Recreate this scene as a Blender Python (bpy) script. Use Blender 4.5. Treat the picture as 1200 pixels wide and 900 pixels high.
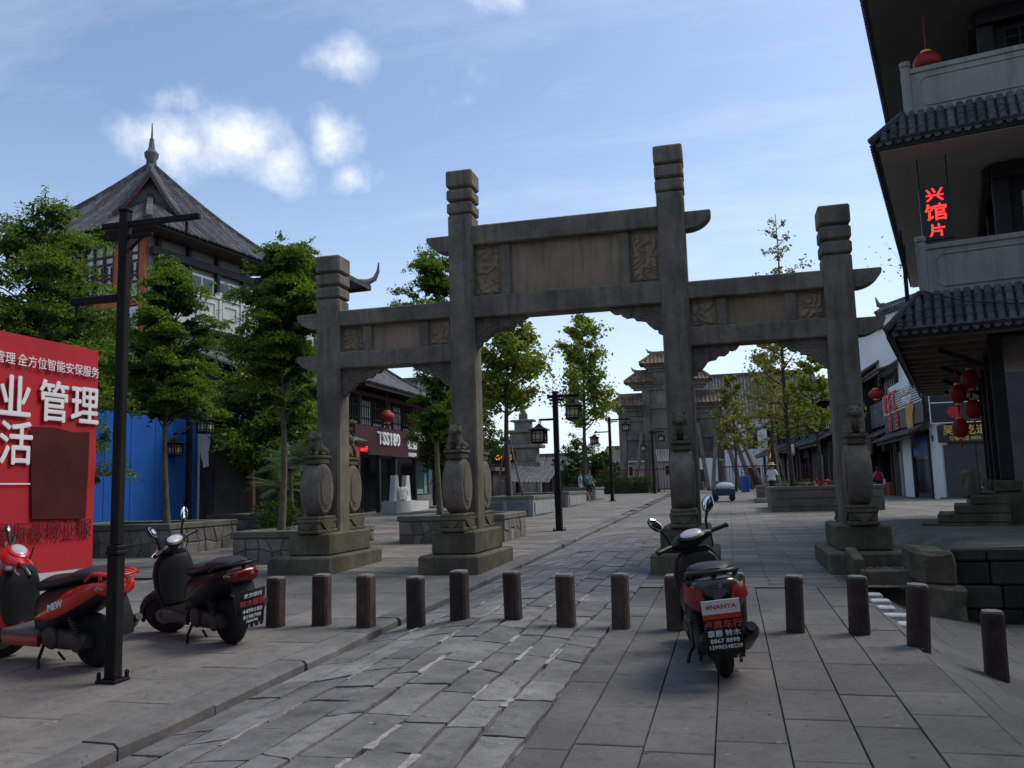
import bpy, bmesh, math, random
import numpy as np
from mathutils import Vector, Matrix, Euler, noise
for o in list(bpy.data.objects): bpy.data.objects.remove(o)
SC = bpy.context.scene; COL = SC.collection
R = math.radians; PI = math.pi
rnd = random.Random(7)

# ------------------------------------------------------------------ camera
cam = bpy.data.cameras.new('camera'); cam_ob = bpy.data.objects.new('camera', cam); COL.objects.link(cam_ob)
cam.sensor_width = 36; cam.lens = 30.15; cam.clip_start = 0.05; cam.clip_end = 6000
mrot = Matrix.Rotation(R(14), 3, 'Z') @ Matrix.Rotation(R(97), 3, 'X') @ Matrix.Rotation(R(-1.6), 3, 'Z')
cam_ob.location = (0, 0, 1.5); cam_ob.rotation_euler = mrot.to_euler()
SC.camera = cam_ob

# ------------------------------------------------------------------ sky and sun
SUN_EL, SUN_AZ = 54.0, 54.0          # azimuth in degrees, clockwise from the street direction +Y
world = bpy.data.worlds.new('World'); SC.world = world; world.use_nodes = True
def build_world():
    nt = world.node_tree; nt.nodes.clear(); N = nt.nodes.new; Lk = nt.links.new
    out = N('ShaderNodeOutputWorld'); bg = N('ShaderNodeBackground'); Lk(bg.outputs[0], out.inputs[0])
    sky = N('ShaderNodeTexSky'); sky.sky_type = 'NISHITA'; sky.sun_disc = False
    sky.sun_elevation = R(SUN_EL); sky.sun_rotation = R(SUN_AZ)
    sky.altitude = 300; sky.air_density = 1.0; sky.dust_density = 1.6; sky.ozone_density = 1.8
    bg.inputs[1].default_value = 0.15
    tc = N('ShaderNodeTexCoord'); sep = N('ShaderNodeSeparateXYZ'); Lk(tc.outputs['Generated'], sep.inputs[0])
    def m(op, a, b=None, c=None, clamp=False):
        n = N('ShaderNodeMath'); n.operation = op; n.use_clamp = clamp
        for i, v in enumerate((a, b, c)):
            if v is None: continue
            if isinstance(v, (int, float)): n.inputs[i].default_value = v
            else: Lk(v, n.inputs[i])
        return n.outputs[0]
    def tex(scale, detail, rough, vec):
        n = N('ShaderNodeTexNoise'); n.inputs['Scale'].default_value = scale; n.inputs['Detail'].default_value = detail
        n.inputs['Roughness'].default_value = rough; Lk(vec, n.inputs['Vector']); return n.outputs[0]
    # cloud layer: direction projected on a high plane, so the same sky goes on all round
    den = m('ADD', m('MAXIMUM', sep.outputs[2], 0.0), 0.10)
    comb = N('ShaderNodeCombineXYZ'); Lk(m('DIVIDE', sep.outputs[0], den), comb.inputs[0]); Lk(m('DIVIDE', sep.outputs[1], den), comb.inputs[1])
    st = N('ShaderNodeMapping'); st.inputs['Rotation'].default_value = (0, 0, R(25)); st.inputs['Scale'].default_value = (.45, 1.25, 1); Lk(comb.outputs[0], st.inputs[0])
    wisp = tex(0.85, 9, 0.66, st.outputs[0])
    wisp = m('MULTIPLY', m('SUBTRACT', wisp, 0.46), 2.6, clamp=True)
    puff = tex(15.0, 10, 0.62, tc.outputs['Generated'])
    # cumulus lumps: (direction, radius); a handful in view and others round the sky
    def dirof(px, py):
        d = mrot @ Vector(((px-600)/1005, -(py-450)/1005, -1)); return d.normalized()
    lumps = [(dirof(200,165),.06,.8),(dirof(262,172),.07,1),(dirof(315,190),.05,.85),(dirof(215,112),.035,.45),(dirof(390,160),.046,.95),(dirof(412,200),.042,.8),
             (dirof(408,72),.045,.62),(dirof(365,80),.032,.42),(dirof(575,0),.042,.6),(dirof(560,125),.06,.3)]
    for k in range(9):
        a = R(60+k*31); e = R(rnd.uniform(18, 52))
        lumps.append((Vector((math.sin(a)*math.cos(e), math.cos(a)*math.cos(e), math.sin(e))), rnd.uniform(.06,.12), rnd.uniform(.5,1)))
    wn_ = N('ShaderNodeTexNoise'); wn_.inputs['Scale'].default_value = 9; wn_.inputs['Detail'].default_value = 6; Lk(tc.outputs['Generated'], wn_.inputs['Vector'])
    ws_ = N('ShaderNodeVectorMath'); ws_.operation = 'MULTIPLY_ADD'; Lk(wn_.outputs['Color'], ws_.inputs[0]); ws_.inputs[1].default_value = (.07, .07, .07); 
    ad_ = N('ShaderNodeVectorMath'); ad_.operation = 'ADD'; Lk(tc.outputs['Generated'], ad_.inputs[0]); ad_.inputs[1].default_value = (-.035, -.035, -.035); Lk(ad_.outputs[0], ws_.inputs[2]); warp = ws_.outputs[0]
    tot = None
    for d, rad, amp in lumps:
        sb_ = N('ShaderNodeVectorMath'); sb_.operation = 'SUBTRACT'; Lk(warp, sb_.inputs[0]); sb_.inputs[1].default_value = d
        ml_ = N('ShaderNodeVectorMath'); ml_.operation = 'MULTIPLY'; Lk(sb_.outputs[0], ml_.inputs[0]); ml_.inputs[1].default_value = (1, 1, 1.55)
        dp = N('ShaderNodeVectorMath'); dp.operation = 'LENGTH'; Lk(ml_.outputs[0], dp.inputs[0])
        v = m('MULTIPLY', m('SUBTRACT', 1.0, m('DIVIDE', dp.outputs['Value'], rad*1.35), clamp=True), amp)
        tot = v if tot is None else m('MAXIMUM', tot, v)
    cum = m('ADD', m('MULTIPLY', tot, 1.25), m('MULTIPLY', m('SUBTRACT', puff, 0.5), 1.7))
    cum = m('POWER', m('MULTIPLY', m('SUBTRACT', cum, 0.16), 1.3, clamp=True), 1.25)
    cum = m('MULTIPLY', cum, m('MULTIPLY', tot, 3.5, clamp=True))
    haze = m('POWER', m('SUBTRACT', 1.0, m('DIVIDE', m('MAXIMUM', sep.outputs[2], 0.0), 0.45), clamp=True), 2.0)
    mask = m('MAXIMUM', m('MAXIMUM', m('MULTIPLY', cum, 0.88), m('MULTIPLY', wisp, 0.68)), m('MULTIPLY', haze, .8))
    cl = N('ShaderNodeMixRGB'); cl.inputs[0].default_value = 0
    cl.inputs[1].default_value = (5.0, 5.6, 6.3, 1); cl.inputs[2].default_value = (5.9, 6.05, 6.2, 1); Lk(cum, cl.inputs[0])
    mix = N('ShaderNodeMixRGB'); Lk(mask, mix.inputs[0]); Lk(sky.outputs[0], mix.inputs[1]); Lk(cl.outputs[0], mix.inputs[2])
    Lk(mix.outputs[0], bg.inputs[0])
build_world()
sun = bpy.data.lights.new('sun', 'SUN'); sun.energy = 1.75; sun.angle = R(26); sun.color = (1.0, .95, .87)
sun_ob = bpy.data.objects.new('sun', sun); COL.objects.link(sun_ob)
sd = Vector((math.sin(R(SUN_AZ))*math.cos(R(SUN_EL)), math.cos(R(SUN_AZ))*math.cos(R(SUN_EL)), math.sin(R(SUN_EL))))
sun_ob.rotation_euler = sd.to_track_quat('Z', 'Y').to_euler(); sun_ob.location = (0, 0, 40)
SC.view_settings.view_transform = 'Standard'; SC.view_settings.look = 'None'
SC.view_settings.exposure = 0.31; SC.view_settings.gamma = 1.0; SC.view_settings.use_curve_mapping = False

SC.cycles.max_bounces = 5; SC.cycles.diffuse_bounces = 3; SC.cycles.glossy_bounces = 2; SC.cycles.transmission_bounces = 2; SC.cycles.transparent_max_bounces = 4

# ------------------------------------------------------------------ materials
MATS = {}
def mat(name, col, rough=.8, var=.25, scale=2.0, bump=.3, bscale=30, metal=0, streak=0, moss=0, piece=.0, col2=None, emit=0, spec=.4, coat=0, alpha=1, island=0, transl=0, dirt=0, grain=0, spots=0):
    if name in MATS: return MATS[name]
    m = bpy.data.materials.new(name); m.use_nodes = True; nt = m.node_tree; N = nt.nodes.new; Lk = nt.links.new
    b = nt.nodes['Principled BSDF']; b.inputs['Roughness'].default_value = rough; b.inputs['Metallic'].default_value = metal
    b.inputs['Specular IOR Level'].default_value = spec
    if coat: b.inputs['Coat Weight'].default_value = coat; b.inputs['Coat Roughness'].default_value = .08
    geo = N('ShaderNodeNewGeometry'); pos = geo.outputs['Position']
    def noi(sc, det=5, vec=pos, rg=.55):
        n = N('ShaderNodeTexNoise'); n.inputs['Scale'].default_value = sc; n.inputs['Detail'].default_value = det
        n.inputs['Roughness'].default_value = rg; Lk(vec, n.inputs['Vector']); return n.outputs[0]
    def ramp(f, lo, hi):
        n = N('ShaderNodeMapRange'); Lk(f, n.inputs[0]); n.inputs[1].default_value = lo; n.inputs[2].default_value = hi; return n.outputs[0]
    def ramp2(f, lo, hi, a, b_):
        n = N('ShaderNodeMapRange'); Lk(f, n.inputs[0]); n.inputs[1].default_value = lo; n.inputs[2].default_value = hi; n.inputs[3].default_value = a; n.inputs[4].default_value = b_; return n.outputs[0]
    def mixc(f, a, c2, mode='MIX'):
        n = N('ShaderNodeMixRGB'); n.blend_type = mode
        if isinstance(f, (int, float)): n.inputs[0].default_value = f
        else: Lk(f, n.inputs[0])
        for i, v in ((1, a), (2, c2)):
            if isinstance(v, tuple): n.inputs[i].default_value = (*v[:3], 1)
            else: Lk(v, n.inputs[i])
        return n.outputs[0]
    c = tuple(col); lo = tuple(x*(1-var) for x in c); hi = tuple(min(1, x*(1+var)) for x in c)
    cur = mixc(ramp(noi(scale, 6), .3, .7), lo, hi) if var else c
    if col2:
        cur = mixc(ramp(noi(scale*.6, 7, rg=.65), .48, .62), cur, tuple(col2))
    if dirt:
        f = N('ShaderNodeMath'); f.operation = 'MULTIPLY'; Lk(ramp(noi(9, 8, rg=.7), .5, .72), f.inputs[0]); f.inputs[1].default_value = dirt
        cur = mixc(f.outputs[0], cur, tuple(x*.35 for x in c))
    if grain:
        cur = mixc(1.0, cur, ramp2(noi(110, 3, rg=.8), .35, .65, 1-grain, 1+grain), 'MULTIPLY')
    if spots:
        vo = N('ShaderNodeTexVoronoi'); vo.inputs['Scale'].default_value = 5.5; Lk(pos, vo.inputs['Vector'])
        nm = noi(1.3, 3); f = N('ShaderNodeMath'); f.operation = 'MULTIPLY'; Lk(ramp2(vo.outputs['Distance'], .06, .1, 1, 0), f.inputs[0]); Lk(ramp2(nm, .5, .56, 0, spots), f.inputs[1])
        cur = mixc(f.outputs[0], cur, tuple(min(1,x*2.0) for x in c))
        vo2 = N('ShaderNodeTexVoronoi'); vo2.inputs['Scale'].default_value = 3.1; Lk(pos, vo2.inputs['Vector'])
        f2 = N('ShaderNodeMath'); f2.operation = 'MULTIPLY'; Lk(ramp2(vo2.outputs['Distance'], .05, .12, 1, 0), f2.inputs[0]); Lk(ramp2(noi(.9, 3), .48, .54, 0, spots), f2.inputs[1])
        cur = mixc(f2.outputs[0], cur, tuple(x*.35 for x in c))
    if streak:
        mp = N('ShaderNodeMapping'); mp.inputs['Scale'].default_value = (7, 7, .55); Lk(pos, mp.inputs[0])
        f = N('ShaderNodeMath'); f.operation = 'MULTIPLY'; Lk(ramp(noi(1, 9, mp.outputs[0], .68), .48, .66), f.inputs[0]); f.inputs[1].default_value = streak
        cur = mixc(f.outputs[0], cur, tuple(x*.28 for x in c))
    if moss:
        f = N('ShaderNodeMath'); f.operation = 'MULTIPLY'; Lk(ramp(noi(2.3, 7, rg=.65), .45, .7), f.inputs[0]); f.inputs[1].default_value = moss
        cur = mixc(f.outputs[0], cur, (.045, .058, .018))
    if piece or island:
        if island: r_ = geo.outputs['Random Per Island']
        else:
            oi = N('ShaderNodeObjectInfo'); r_ = oi.outputs['Random']
        k = piece or island
        h = N('ShaderNodeHueSaturation'); Lk(ramp(r_, 0, 1), h.inputs['Value'])
        rr = h.inputs['Value'].links[0].from_node; rr.inputs[3].default_value = 1-k; rr.inputs[4].default_value = 1+k
        if isinstance(cur, tuple): h.inputs['Color'].default_value = (*cur, 1)
        else: Lk(cur, h.inputs['Color'])
        if island:
            h2 = N('ShaderNodeMapRange'); Lk(r_, h2.inputs[0]); h2.inputs[3].default_value = .485; h2.inputs[4].default_value = .515; Lk(h2.outputs[0], h.inputs['Hue'])
        cur = h.outputs[0]
    if isinstance(cur, tuple): b.inputs['Base Color'].default_value = (*cur, 1)
    else: Lk(cur, b.inputs['Base Color'])
    if bump:
        bn = N('ShaderNodeBump'); bn.inputs['Strength'].default_value = bump; bn.inputs['Distance'].default_value = .02
        Lk(noi(bscale, 6, rg=.65), bn.inputs['Height']); Lk(bn.outputs[0], b.inputs['Normal'])
        rv = N('ShaderNodeMapRange'); Lk(noi(scale*3, 5), rv.inputs[0]); rv.inputs[3].default_value = max(.03, rough-.13); rv.inputs[4].default_value = min(1, rough+.13); Lk(rv.outputs[0], b.inputs['Roughness'])
    if emit:
        b.inputs['Emission Color'].default_value = (*c, 1); b.inputs['Emission Strength'].default_value = emit
    if alpha < 1: b.inputs['Alpha'].default_value = alpha
    if transl:
        tr = N('ShaderNodeBsdfTranslucent'); ad = N('ShaderNodeMixShader'); ad.inputs[0].default_value = transl
        if isinstance(cur, tuple): tr.inputs[0].default_value = (*cur, 1)
        else: Lk(mixc(1.0, cur, (1.5, 1.6, .7), 'MULTIPLY'), tr.inputs[0])
        o = nt.nodes['Material Output']; Lk(b.outputs[0], ad.inputs[1]); Lk(tr.outputs[0], ad.inputs[2]); Lk(ad.outputs[0], o.inputs[0])
    MATS[name] = m; return m

def coursed(name, col, bw, bh, mortar=.012, mcol=(.05,.05,.045), rot=0, axis='xy', var=.3, bumps=.6, off=.5, rough=.85, stain=.35):
    """stone courses for surfaces too far away to tell the stones apart"""
    if name in MATS: return MATS[name]
    m = bpy.data.materials.new(name); m.use_nodes = True; nt = m.node_tree; N = nt.nodes.new; Lk = nt.links.new
    b = nt.nodes['Principled BSDF']; b.inputs['Roughness'].default_value = rough
    geo = N('ShaderNodeNewGeometry'); sp = N('ShaderNodeSeparateXYZ'); cb = N('ShaderNodeCombineXYZ'); Lk(geo.outputs['Position'], sp.inputs[0])
    ia, ib = 'xyz'.index(axis[0]), 'xyz'.index(axis[1]); Lk(sp.outputs[ia], cb.inputs[0]); Lk(sp.outputs[ib], cb.inputs[1])
    wn = N('ShaderNodeTexNoise'); wn.inputs['Scale'].default_value = 1.6; wn.inputs['Detail'].default_value = 3; Lk(geo.outputs['Position'], wn.inputs['Vector'])
    mx = N('ShaderNodeMixRGB'); mx.blend_type = 'ADD'; mx.inputs[0].default_value = .07; Lk(cb.outputs[0], mx.inputs[1]); Lk(wn.outputs['Color'], mx.inputs[2])
    br = N('ShaderNodeTexBrick'); Lk(mx.outputs[0], br.inputs['Vector']); br.inputs['Scale'].default_value = 1; br.inputs['Brick Width'].default_value = bw; br.inputs['Row Height'].default_value = bh
    br.inputs['Mortar Size'].default_value = mortar; br.inputs['Mortar Smooth'].default_value = .3; br.offset = off; br.offset_frequency = 2; br.squash = 1
    br.inputs['Color1'].default_value = (*[x*(1-var) for x in col], 1); br.inputs['Color2'].default_value = (*[x*(1+var) for x in col], 1); br.inputs['Mortar'].default_value = (*mcol, 1)
    n2 = N('ShaderNodeTexNoise'); n2.inputs['Scale'].default_value = .8; n2.inputs['Detail'].default_value = 8; n2.inputs['Roughness'].default_value = .65; Lk(geo.outputs['Position'], n2.inputs['Vector'])
    mr = N('ShaderNodeMapRange'); Lk(n2.outputs[0], mr.inputs[0]); mr.inputs[1].default_value = .3; mr.inputs[2].default_value = .7; mr.inputs[3].default_value = 1-stain; mr.inputs[4].default_value = 1+stain
    mu = N('ShaderNodeMixRGB'); mu.blend_type = 'MULTIPLY'; mu.inputs[0].default_value = 1; Lk(br.outputs[0], mu.inputs[1]); Lk(mr.outputs[0], mu.inputs[2]); Lk(mu.outputs[0], b.inputs['Base Color'])
    bp = N('ShaderNodeBump'); bp.inputs['Strength'].default_value = bumps; bp.inputs['Distance'].default_value = .03; bp.invert = True; Lk(br.outputs['Fac'], bp.inputs['Height'])
    b2 = N('ShaderNodeBump'); b2.inputs['Strength'].default_value = .35; b2.inputs['Distance'].default_value = .02
    n3 = N('ShaderNodeTexNoise'); n3.inputs['Scale'].default_value = 14; n3.inputs['Detail'].default_value = 6; Lk(geo.outputs['Position'], n3.inputs['Vector']); Lk(n3.outputs[0], b2.inputs['Height']); Lk(bp.outputs[0], b2.inputs['Normal']); Lk(b2.outputs[0], b.inputs['Normal'])
    MATS[name] = m; return m

STONE = mat('gate_stone', (.195,.169,.128), .92, .38, 1.7, .7, 30, streak=.55, moss=.12, dirt=.55, grain=.28)
STONE_D = mat('plinth_stone', (.14,.125,.08), .9, .4, 1.5, .7, 26, streak=.4, moss=.65, dirt=.5, grain=.25)
STONE_W = mat('panel_stone', (.28,.215,.135), .9, .25, 1.2, .6, 34, streak=.5, grain=.18)
SLATE = mat('road_slate', (.168,.165,.155), .8, .35, 2.2, .9, 12, piece=.22, dirt=.65, grain=.25, spots=.6)
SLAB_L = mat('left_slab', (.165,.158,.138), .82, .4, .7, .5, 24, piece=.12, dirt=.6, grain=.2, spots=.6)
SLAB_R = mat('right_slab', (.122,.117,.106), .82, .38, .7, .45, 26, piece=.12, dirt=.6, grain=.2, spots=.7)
MORTAR = mat('mortar', (.075,.073,.066), .95, .4, 3, .8, 18, col2=(.3,.29,.27))
GROUND = mat('earth', (.09,.085,.07), .95, .3, .5, .6, 6)
PLAZA = coursed('plaza_courses', (.178,.165,.135), .9, .19, .014, (.06,.056,.046), var=.36, bumps=.5)
KERB = mat('kerb_stone', (.14,.138,.128), .85, .3, 2, .5, 18, piece=.12, dirt=.5)
BOLL = mat('bollard_wood', (.07,.046,.036), .85, .45, 6, .9, 50, streak=.7, piece=.35, dirt=.5, grain=.3)
BOLLTOP = mat('bollard_end_grain', (.17,.16,.15), .85, .4, 30, .5, 60)
IRON = mat('black_iron', (.014,.013,.013), .65, .3, 4, .2, 50, spec=.2, dirt=.3)
TILE = mat('grey_roof_tile', (.1,.1,.1), .85, .5, 3.5, .6, 20, island=.4, dirt=.6, grain=.3)
TILE_B = mat('brown_roof_tile', (.19,.135,.095), .9, .45, 2, .5, 20, island=.3, dirt=.5)
WOOD = mat('dark_wood', (.045,.033,.027), .7, .4, 4, .3, 30, streak=.3)
WOOD_B = mat('near_black_wood', (.022,.02,.02), .65, .35, 4, .25, 30)
WOOD_R = mat('reddish_wood', (.085,.03,.025), .65, .3, 4, .2, 30)
PROP = mat('prop_timber', (.2,.155,.115), .85, .3, 3, .3, 30, streak=.4)
WHITE = mat('white_plaster', (.8,.8,.79), .9, .05, .8, .15, 20, streak=.12)
PLASTER = mat('grey_plaster', (.315,.29,.245), .9, .12, 1, .2, 20, streak=.4, dirt=.2)
SOFFIT = mat('soffit_plaster', (.37,.36,.34), .9, .1, 1, .15, 20)
CREAM = mat('pale_stone_rail', (.5,.5,.46), .85, .12, 1.5, .25, 20, streak=.25)
ORANGE = mat('orange_paint', (.45,.11,.055), .7, .15, 3, .2, 30)
GLASSD = mat('dark_glass', (.012,.015,.017), .08, 0, 1, 0, spec=.6)
GLASSG = mat('greenish_glass', (.05,.13,.11), .07, .3, 1, 0, spec=.6)
PALEPANE = mat('pale_pane', (.5,.57,.58), .2, .1, 2, 0, spec=.5)
RED = mat('lantern_red', (.3,.016,.016), .6, .15, 5, .15, 30, transl=.0)
GOLD = mat('gold_letter', (.72,.45,.1), .4, .1, 5, 0, metal=.2)
GOLDL = mat('lit_gold_letter', (1.0,.42,.04), .5, 0, emit=.45)
WLET = mat('white_letter', (.82,.82,.8), .5, .03, 5, 0)
SHADE = mat('lantern_glass', (.66,.55,.33), .5, .1, 5, 0)
GREYC = mat('grey_concrete', (.28,.28,.275), .9, .15, 1.5, .3, 20, streak=.2)
BARK = mat('bark', (.17,.145,.095), .92, .35, 6, .8, 20, streak=.3, moss=.3)
BARK_D = mat('dark_bark', (.06,.052,.042), .92, .35, 6, .8, 20)
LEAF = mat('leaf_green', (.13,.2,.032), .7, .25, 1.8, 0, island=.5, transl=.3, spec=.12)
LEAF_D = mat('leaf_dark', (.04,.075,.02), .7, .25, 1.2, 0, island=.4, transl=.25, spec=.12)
LEAF_G = mat('leaf_ginkgo', (.2,.24,.05), .7, .2, 1.5, 0, island=.35, transl=.36, spec=.1)
LEAF_Y = mat('leaf_yellowing', (.2,.19,.06), .7, .25, 1.5, 0, island=.4, transl=.32, spec=.1)
SOIL = mat('soil', (.07,.058,.042), .95, .35, 5, .9, 40)
GRAVEL = mat('gravel', (.15,.135,.11), .95, .5, 20, .9, 50, island=.4)
# ------------------------------------------------------------------ mesh helpers
class MB:
    def __init__(s): s.v = []; s.f = []; s.m = []
    def add(s, vs, fs, mi=0):
        o = len(s.v); s.v += [tuple(v) for v in vs]; s.f += [tuple(i+o for i in f) for f in fs]; s.m += [mi]*len(fs); return s
    def box(s, x0, y0, z0, x1, y1, z1, c=0, mi=0, mtx=None):
        if c <= 0:
            vs = [(x, y, z) for z in (z0, z1) for y in (y0, y1) for x in (x0, x1)]
            fs = [(0,2,3,1),(4,5,7,6),(0,1,5,4),(2,6,7,3),(0,4,6,2),(1,3,7,5)]
        else:
            lo = (x0,y0,z0); hi = (x1,y1,z1); idx = {}; vs = []
            for sx in (0,1):
                for sy in (0,1):
                    for sz in (0,1):
                        sg = (sx,sy,sz)
                        for ax in range(3):
                            p = [(lo[k] if sg[k]==0 else hi[k]) + (0 if k==ax else (c if sg[k]==0 else -c)) for k in range(3)]
                            idx[(sg,ax)] = len(vs); vs.append(p)
            fs = []
            for ax in range(3):
                a, b = [k for k in range(3) if k != ax]
                for sd_ in (0,1):
                    q = []
                    for (i,j) in ((0,0),(1,0),(1,1),(0,1)):
                        g_ = [0,0,0]; g_[ax]=sd_; g_[a]=i; g_[b]=j; q.append(idx[(tuple(g_),ax)])
                    flip = (ax == 1) ^ (sd_ == 0)
                    fs.append(tuple(reversed(q)) if flip else tuple(q))
                for i in (0,1):
                    for j in (0,1):
                        g0=[0,0,0]; g0[a]=i; g0[b]=j; g1=list(g0); g1[ax]=1; g0=tuple(g0); g1=tuple(g1)
                        fs.append((idx[(g0,a)],idx[(g1,a)],idx[(g1,b)],idx[(g0,b)]))
            for sg in [(i,j,k) for i in (0,1) for j in (0,1) for k in (0,1)]:
                fs.append((idx[(sg,0)],idx[(sg,1)],idx[(sg,2)]))
        if mtx is not None: vs = [mtx @ Vector(v) for v in vs]
        return s.add(vs, fs, mi)
    def bar(s, p0, p1, w, h, c=0, mi=0, up=(0,0,1)):
        p0 = Vector(p0); p1 = Vector(p1); d = p1-p0; L = d.length; d.normalize(); u = Vector(up)
        if abs(d.dot(u)) > .99: u = Vector((0,1,0))
        sd_ = u.cross(d).normalized(); u = d.cross(sd_)
        M = Matrix((( d.x, sd_.x, u.x, p0.x),(d.y, sd_.y, u.y, p0.y),(d.z, sd_.z, u.z, p0.z),(0,0,0,1)))
        return s.box(0,-w/2,-h/2,L,w/2,h/2,c,mi,M)
    def tube(s, pts, rad, n=8, mi=0, cap=True, flat=1.0):
        pts = [Vector(p) for p in pts]; rings = []
        if not isinstance(rad, (list, tuple)): rad = [rad]*len(pts)
        pu = None
        for i, p in enumerate(pts):
            d = (pts[min(i+1,len(pts)-1)]-pts[max(i-1,0)]).normalized()
            if pu is None:
                pu = Vector((0,0,1)) if abs(d.z) < .9 else Vector((1,0,0))
            a = d.cross(pu).normalized(); b = a.cross(d).normalized(); pu = b
            rings.append([p + (a*math.cos(2*PI*k/n) + b*math.sin(2*PI*k/n)*flat)*rad[i] for k in range(n)])
        return s.loft(rings, cap, mi)
    def loft(s, rings, cap=True, mi=0, closed=True):
        n = len(rings[0]); vs = [v for r in rings for v in r]; fs = []
        for i in range(len(rings)-1):
            for k in range(n if closed else n-1):
                k2 = (k+1) % n; fs.append((i*n+k, i*n+k2, (i+1)*n+k2, (i+1)*n+k))
        if cap and closed:
            fs.append(tuple(reversed(range(n)))); fs.append(tuple(range((len(rings)-1)*n, len(rings)*n)))
        return s.add(vs, fs, mi)
    def lathe(s, prof, n=16, c=(0,0,0), axis='z', mi=0, sx=1, sy=1, cap=True):
        rings = []
        for r, h in prof:
            ring = []
            for k in range(n):
                a = 2*PI*k/n; p = (r*math.cos(a)*sx, r*math.sin(a)*sy, h)
                if axis == 'x': p = (p[2], p[0], p[1])
                elif axis == 'y': p = (p[1], p[2], p[0])
                ring.append((p[0]+c[0], p[1]+c[1], p[2]+c[2]))
            rings.append(ring)
        return s.loft(rings, cap, mi)
    def prism(s, poly, a, b, plane='xz', mi=0):
        def P(u, v, w): return (u, w, v) if plane == 'xz' else ((w, u, v) if plane == 'yz' else (u, v, w))
        n = len(poly); vs = [P(u, v, a) for u, v in poly] + [P(u, v, b) for u, v in poly]
        fs = [tuple(range(n)), tuple(range(2*n-1, n-1, -1))] + [(i, (i+1)%n+0, n+(i+1)%n, n+i) for i in range(n)]
        return s.add(vs, fs, mi)
    def ell(s, c, r, nu=12, nv=8, mi=0, mtx=None):
        prof = []; rings = []
        for j in range(1, nv):
            a = -PI/2 + PI*j/nv; rings.append([Vector((c[0]+r[0]*math.cos(a)*math.cos(2*PI*k/nu), c[1]+r[1]*math.cos(a)*math.sin(2*PI*k/nu), c[2]+r[2]*math.sin(a))) for k in range(nu)])
        if mtx is not None: rings = [[mtx @ v for v in r_] for r_ in rings]
        return s.loft(rings, True, mi)
    def xf(s, M, i0=0):
        s.v[i0:] = [tuple(M @ Vector(v)) for v in s.v[i0:]]; return s
    def build(s, name, mats, parent=None, smooth=False, fixn=True, loc=None):
        me = bpy.data.meshes.new(name); me.from_pydata(s.v, [], s.f)
        for m_ in (mats if isinstance(mats, (list, tuple)) else [mats]): me.materials.append(m_)
        if any(s.m): me.polygons.foreach_set('material_index', s.m)
        if fixn:
            bm = bmesh.new(); bm.from_mesh(me); bmesh.ops.recalc_face_normals(bm, faces=bm.faces); bm.to_mesh(me); bm.free()
        if smooth:
            me.polygons.foreach_set('use_smooth', [True]*len(me.polygons))
            if smooth != 'all': me.set_sharp_from_angle(angle=R(smooth if smooth is not True else 40))
        o = bpy.data.objects.new(name, me); COL.objects.link(o)
        if parent is not None: o.parent = parent
        if loc is not None: o.location = loc
        return o
def tag(o, label=None, cat=None, group=None, kind=None):
    if label: o['label'] = label
    if cat: o['category'] = cat
    if group: o['group'] = group
    if kind: o['kind'] = kind
    return o
def thing(name, label, cat, loc=(0,0,0), rotz=0, group=None):
    o = bpy.data.objects.new(name, None); COL.objects.link(o); o.location = loc; o.rotation_euler = (0,0,rotz); o.empty_display_size = .2
    return tag(o, label, cat, group)
def struct(o): o['kind'] = 'structure'; return o
def stuff(o): o['kind'] = 'stuff'; return o
def copy_tree(o, parent=None):
    c = o.copy(); COL.objects.link(c); c.parent = parent
    for ch in list(o.children): copy_tree(ch, c)
    return c
def lerp(a, b, t): return a + (b-a)*t
def part(name, mt, parent, *boxes, c=0, smooth=False):
    mb = MB()
    for b_ in boxes: mb.box(*b_, c=c)
    return mb.build(name, mt, parent, smooth)
TXT = {}
def text(name, body, size, mt, parent, loc, rot, extrude=.01, bold=0, sx=1, align='CENTER', shear=0, spacing=1, line=1):
    fat = bold; bold = 0
    key = (body, size, extrude, fat, align, shear, spacing, line)
    if key not in TXT:
        c = bpy.data.curves.new('text_curve', 'FONT'); c.body = body; c.size = size; c.extrude = extrude; c.offset = bold
        c.align_x = align; c.align_y = 'CENTER'; c.resolution_u = 2; c.shear = shear; c.space_character = spacing; c.space_line = line
        o = bpy.data.objects.new('text_temp', c); COL.objects.link(o); bpy.context.view_layer.update()
        TXT[key] = bpy.data.meshes.new_from_object(o.evaluated_get(bpy.context.evaluated_depsgraph_get()))
        bpy.data.objects.remove(o); bpy.data.curves.remove(c)
        if fat:                                   # heavier strokes: the glyphs repeated with small shifts, each a hair deeper
            b0 = TXT[key]; bm = bmesh.new()
            for q, (dx, dy) in enumerate(((0,0),(fat,0),(-fat,0),(0,fat),(0,-fat),(fat*.7,fat*.7),(-fat*.7,-fat*.7))):
                m2 = b0.copy(); m2.transform(Matrix.Translation((dx,dy,-.0004*q))); bm.from_mesh(m2); bpy.data.meshes.remove(m2)
            nm_ = bpy.data.meshes.new('text_mesh'); bm.to_mesh(nm_); bm.free(); TXT[key] = nm_
    me = TXT[key]
    if len(me.materials) and me.materials[0] is not mt: me = me.copy()
    me.materials.clear(); me.materials.append(mt)
    o = bpy.data.objects.new(name, me); COL.objects.link(o); o.parent = parent
    o.location = loc; o.rotation_euler = rot; o.scale = (sx, 1, 1)
    return o
FX = (PI/2, 0, PI/2); FNX = (PI/2, 0, -PI/2); FNY = (PI/2, 0, 0)      # text facing +X, -X, -Y
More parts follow.
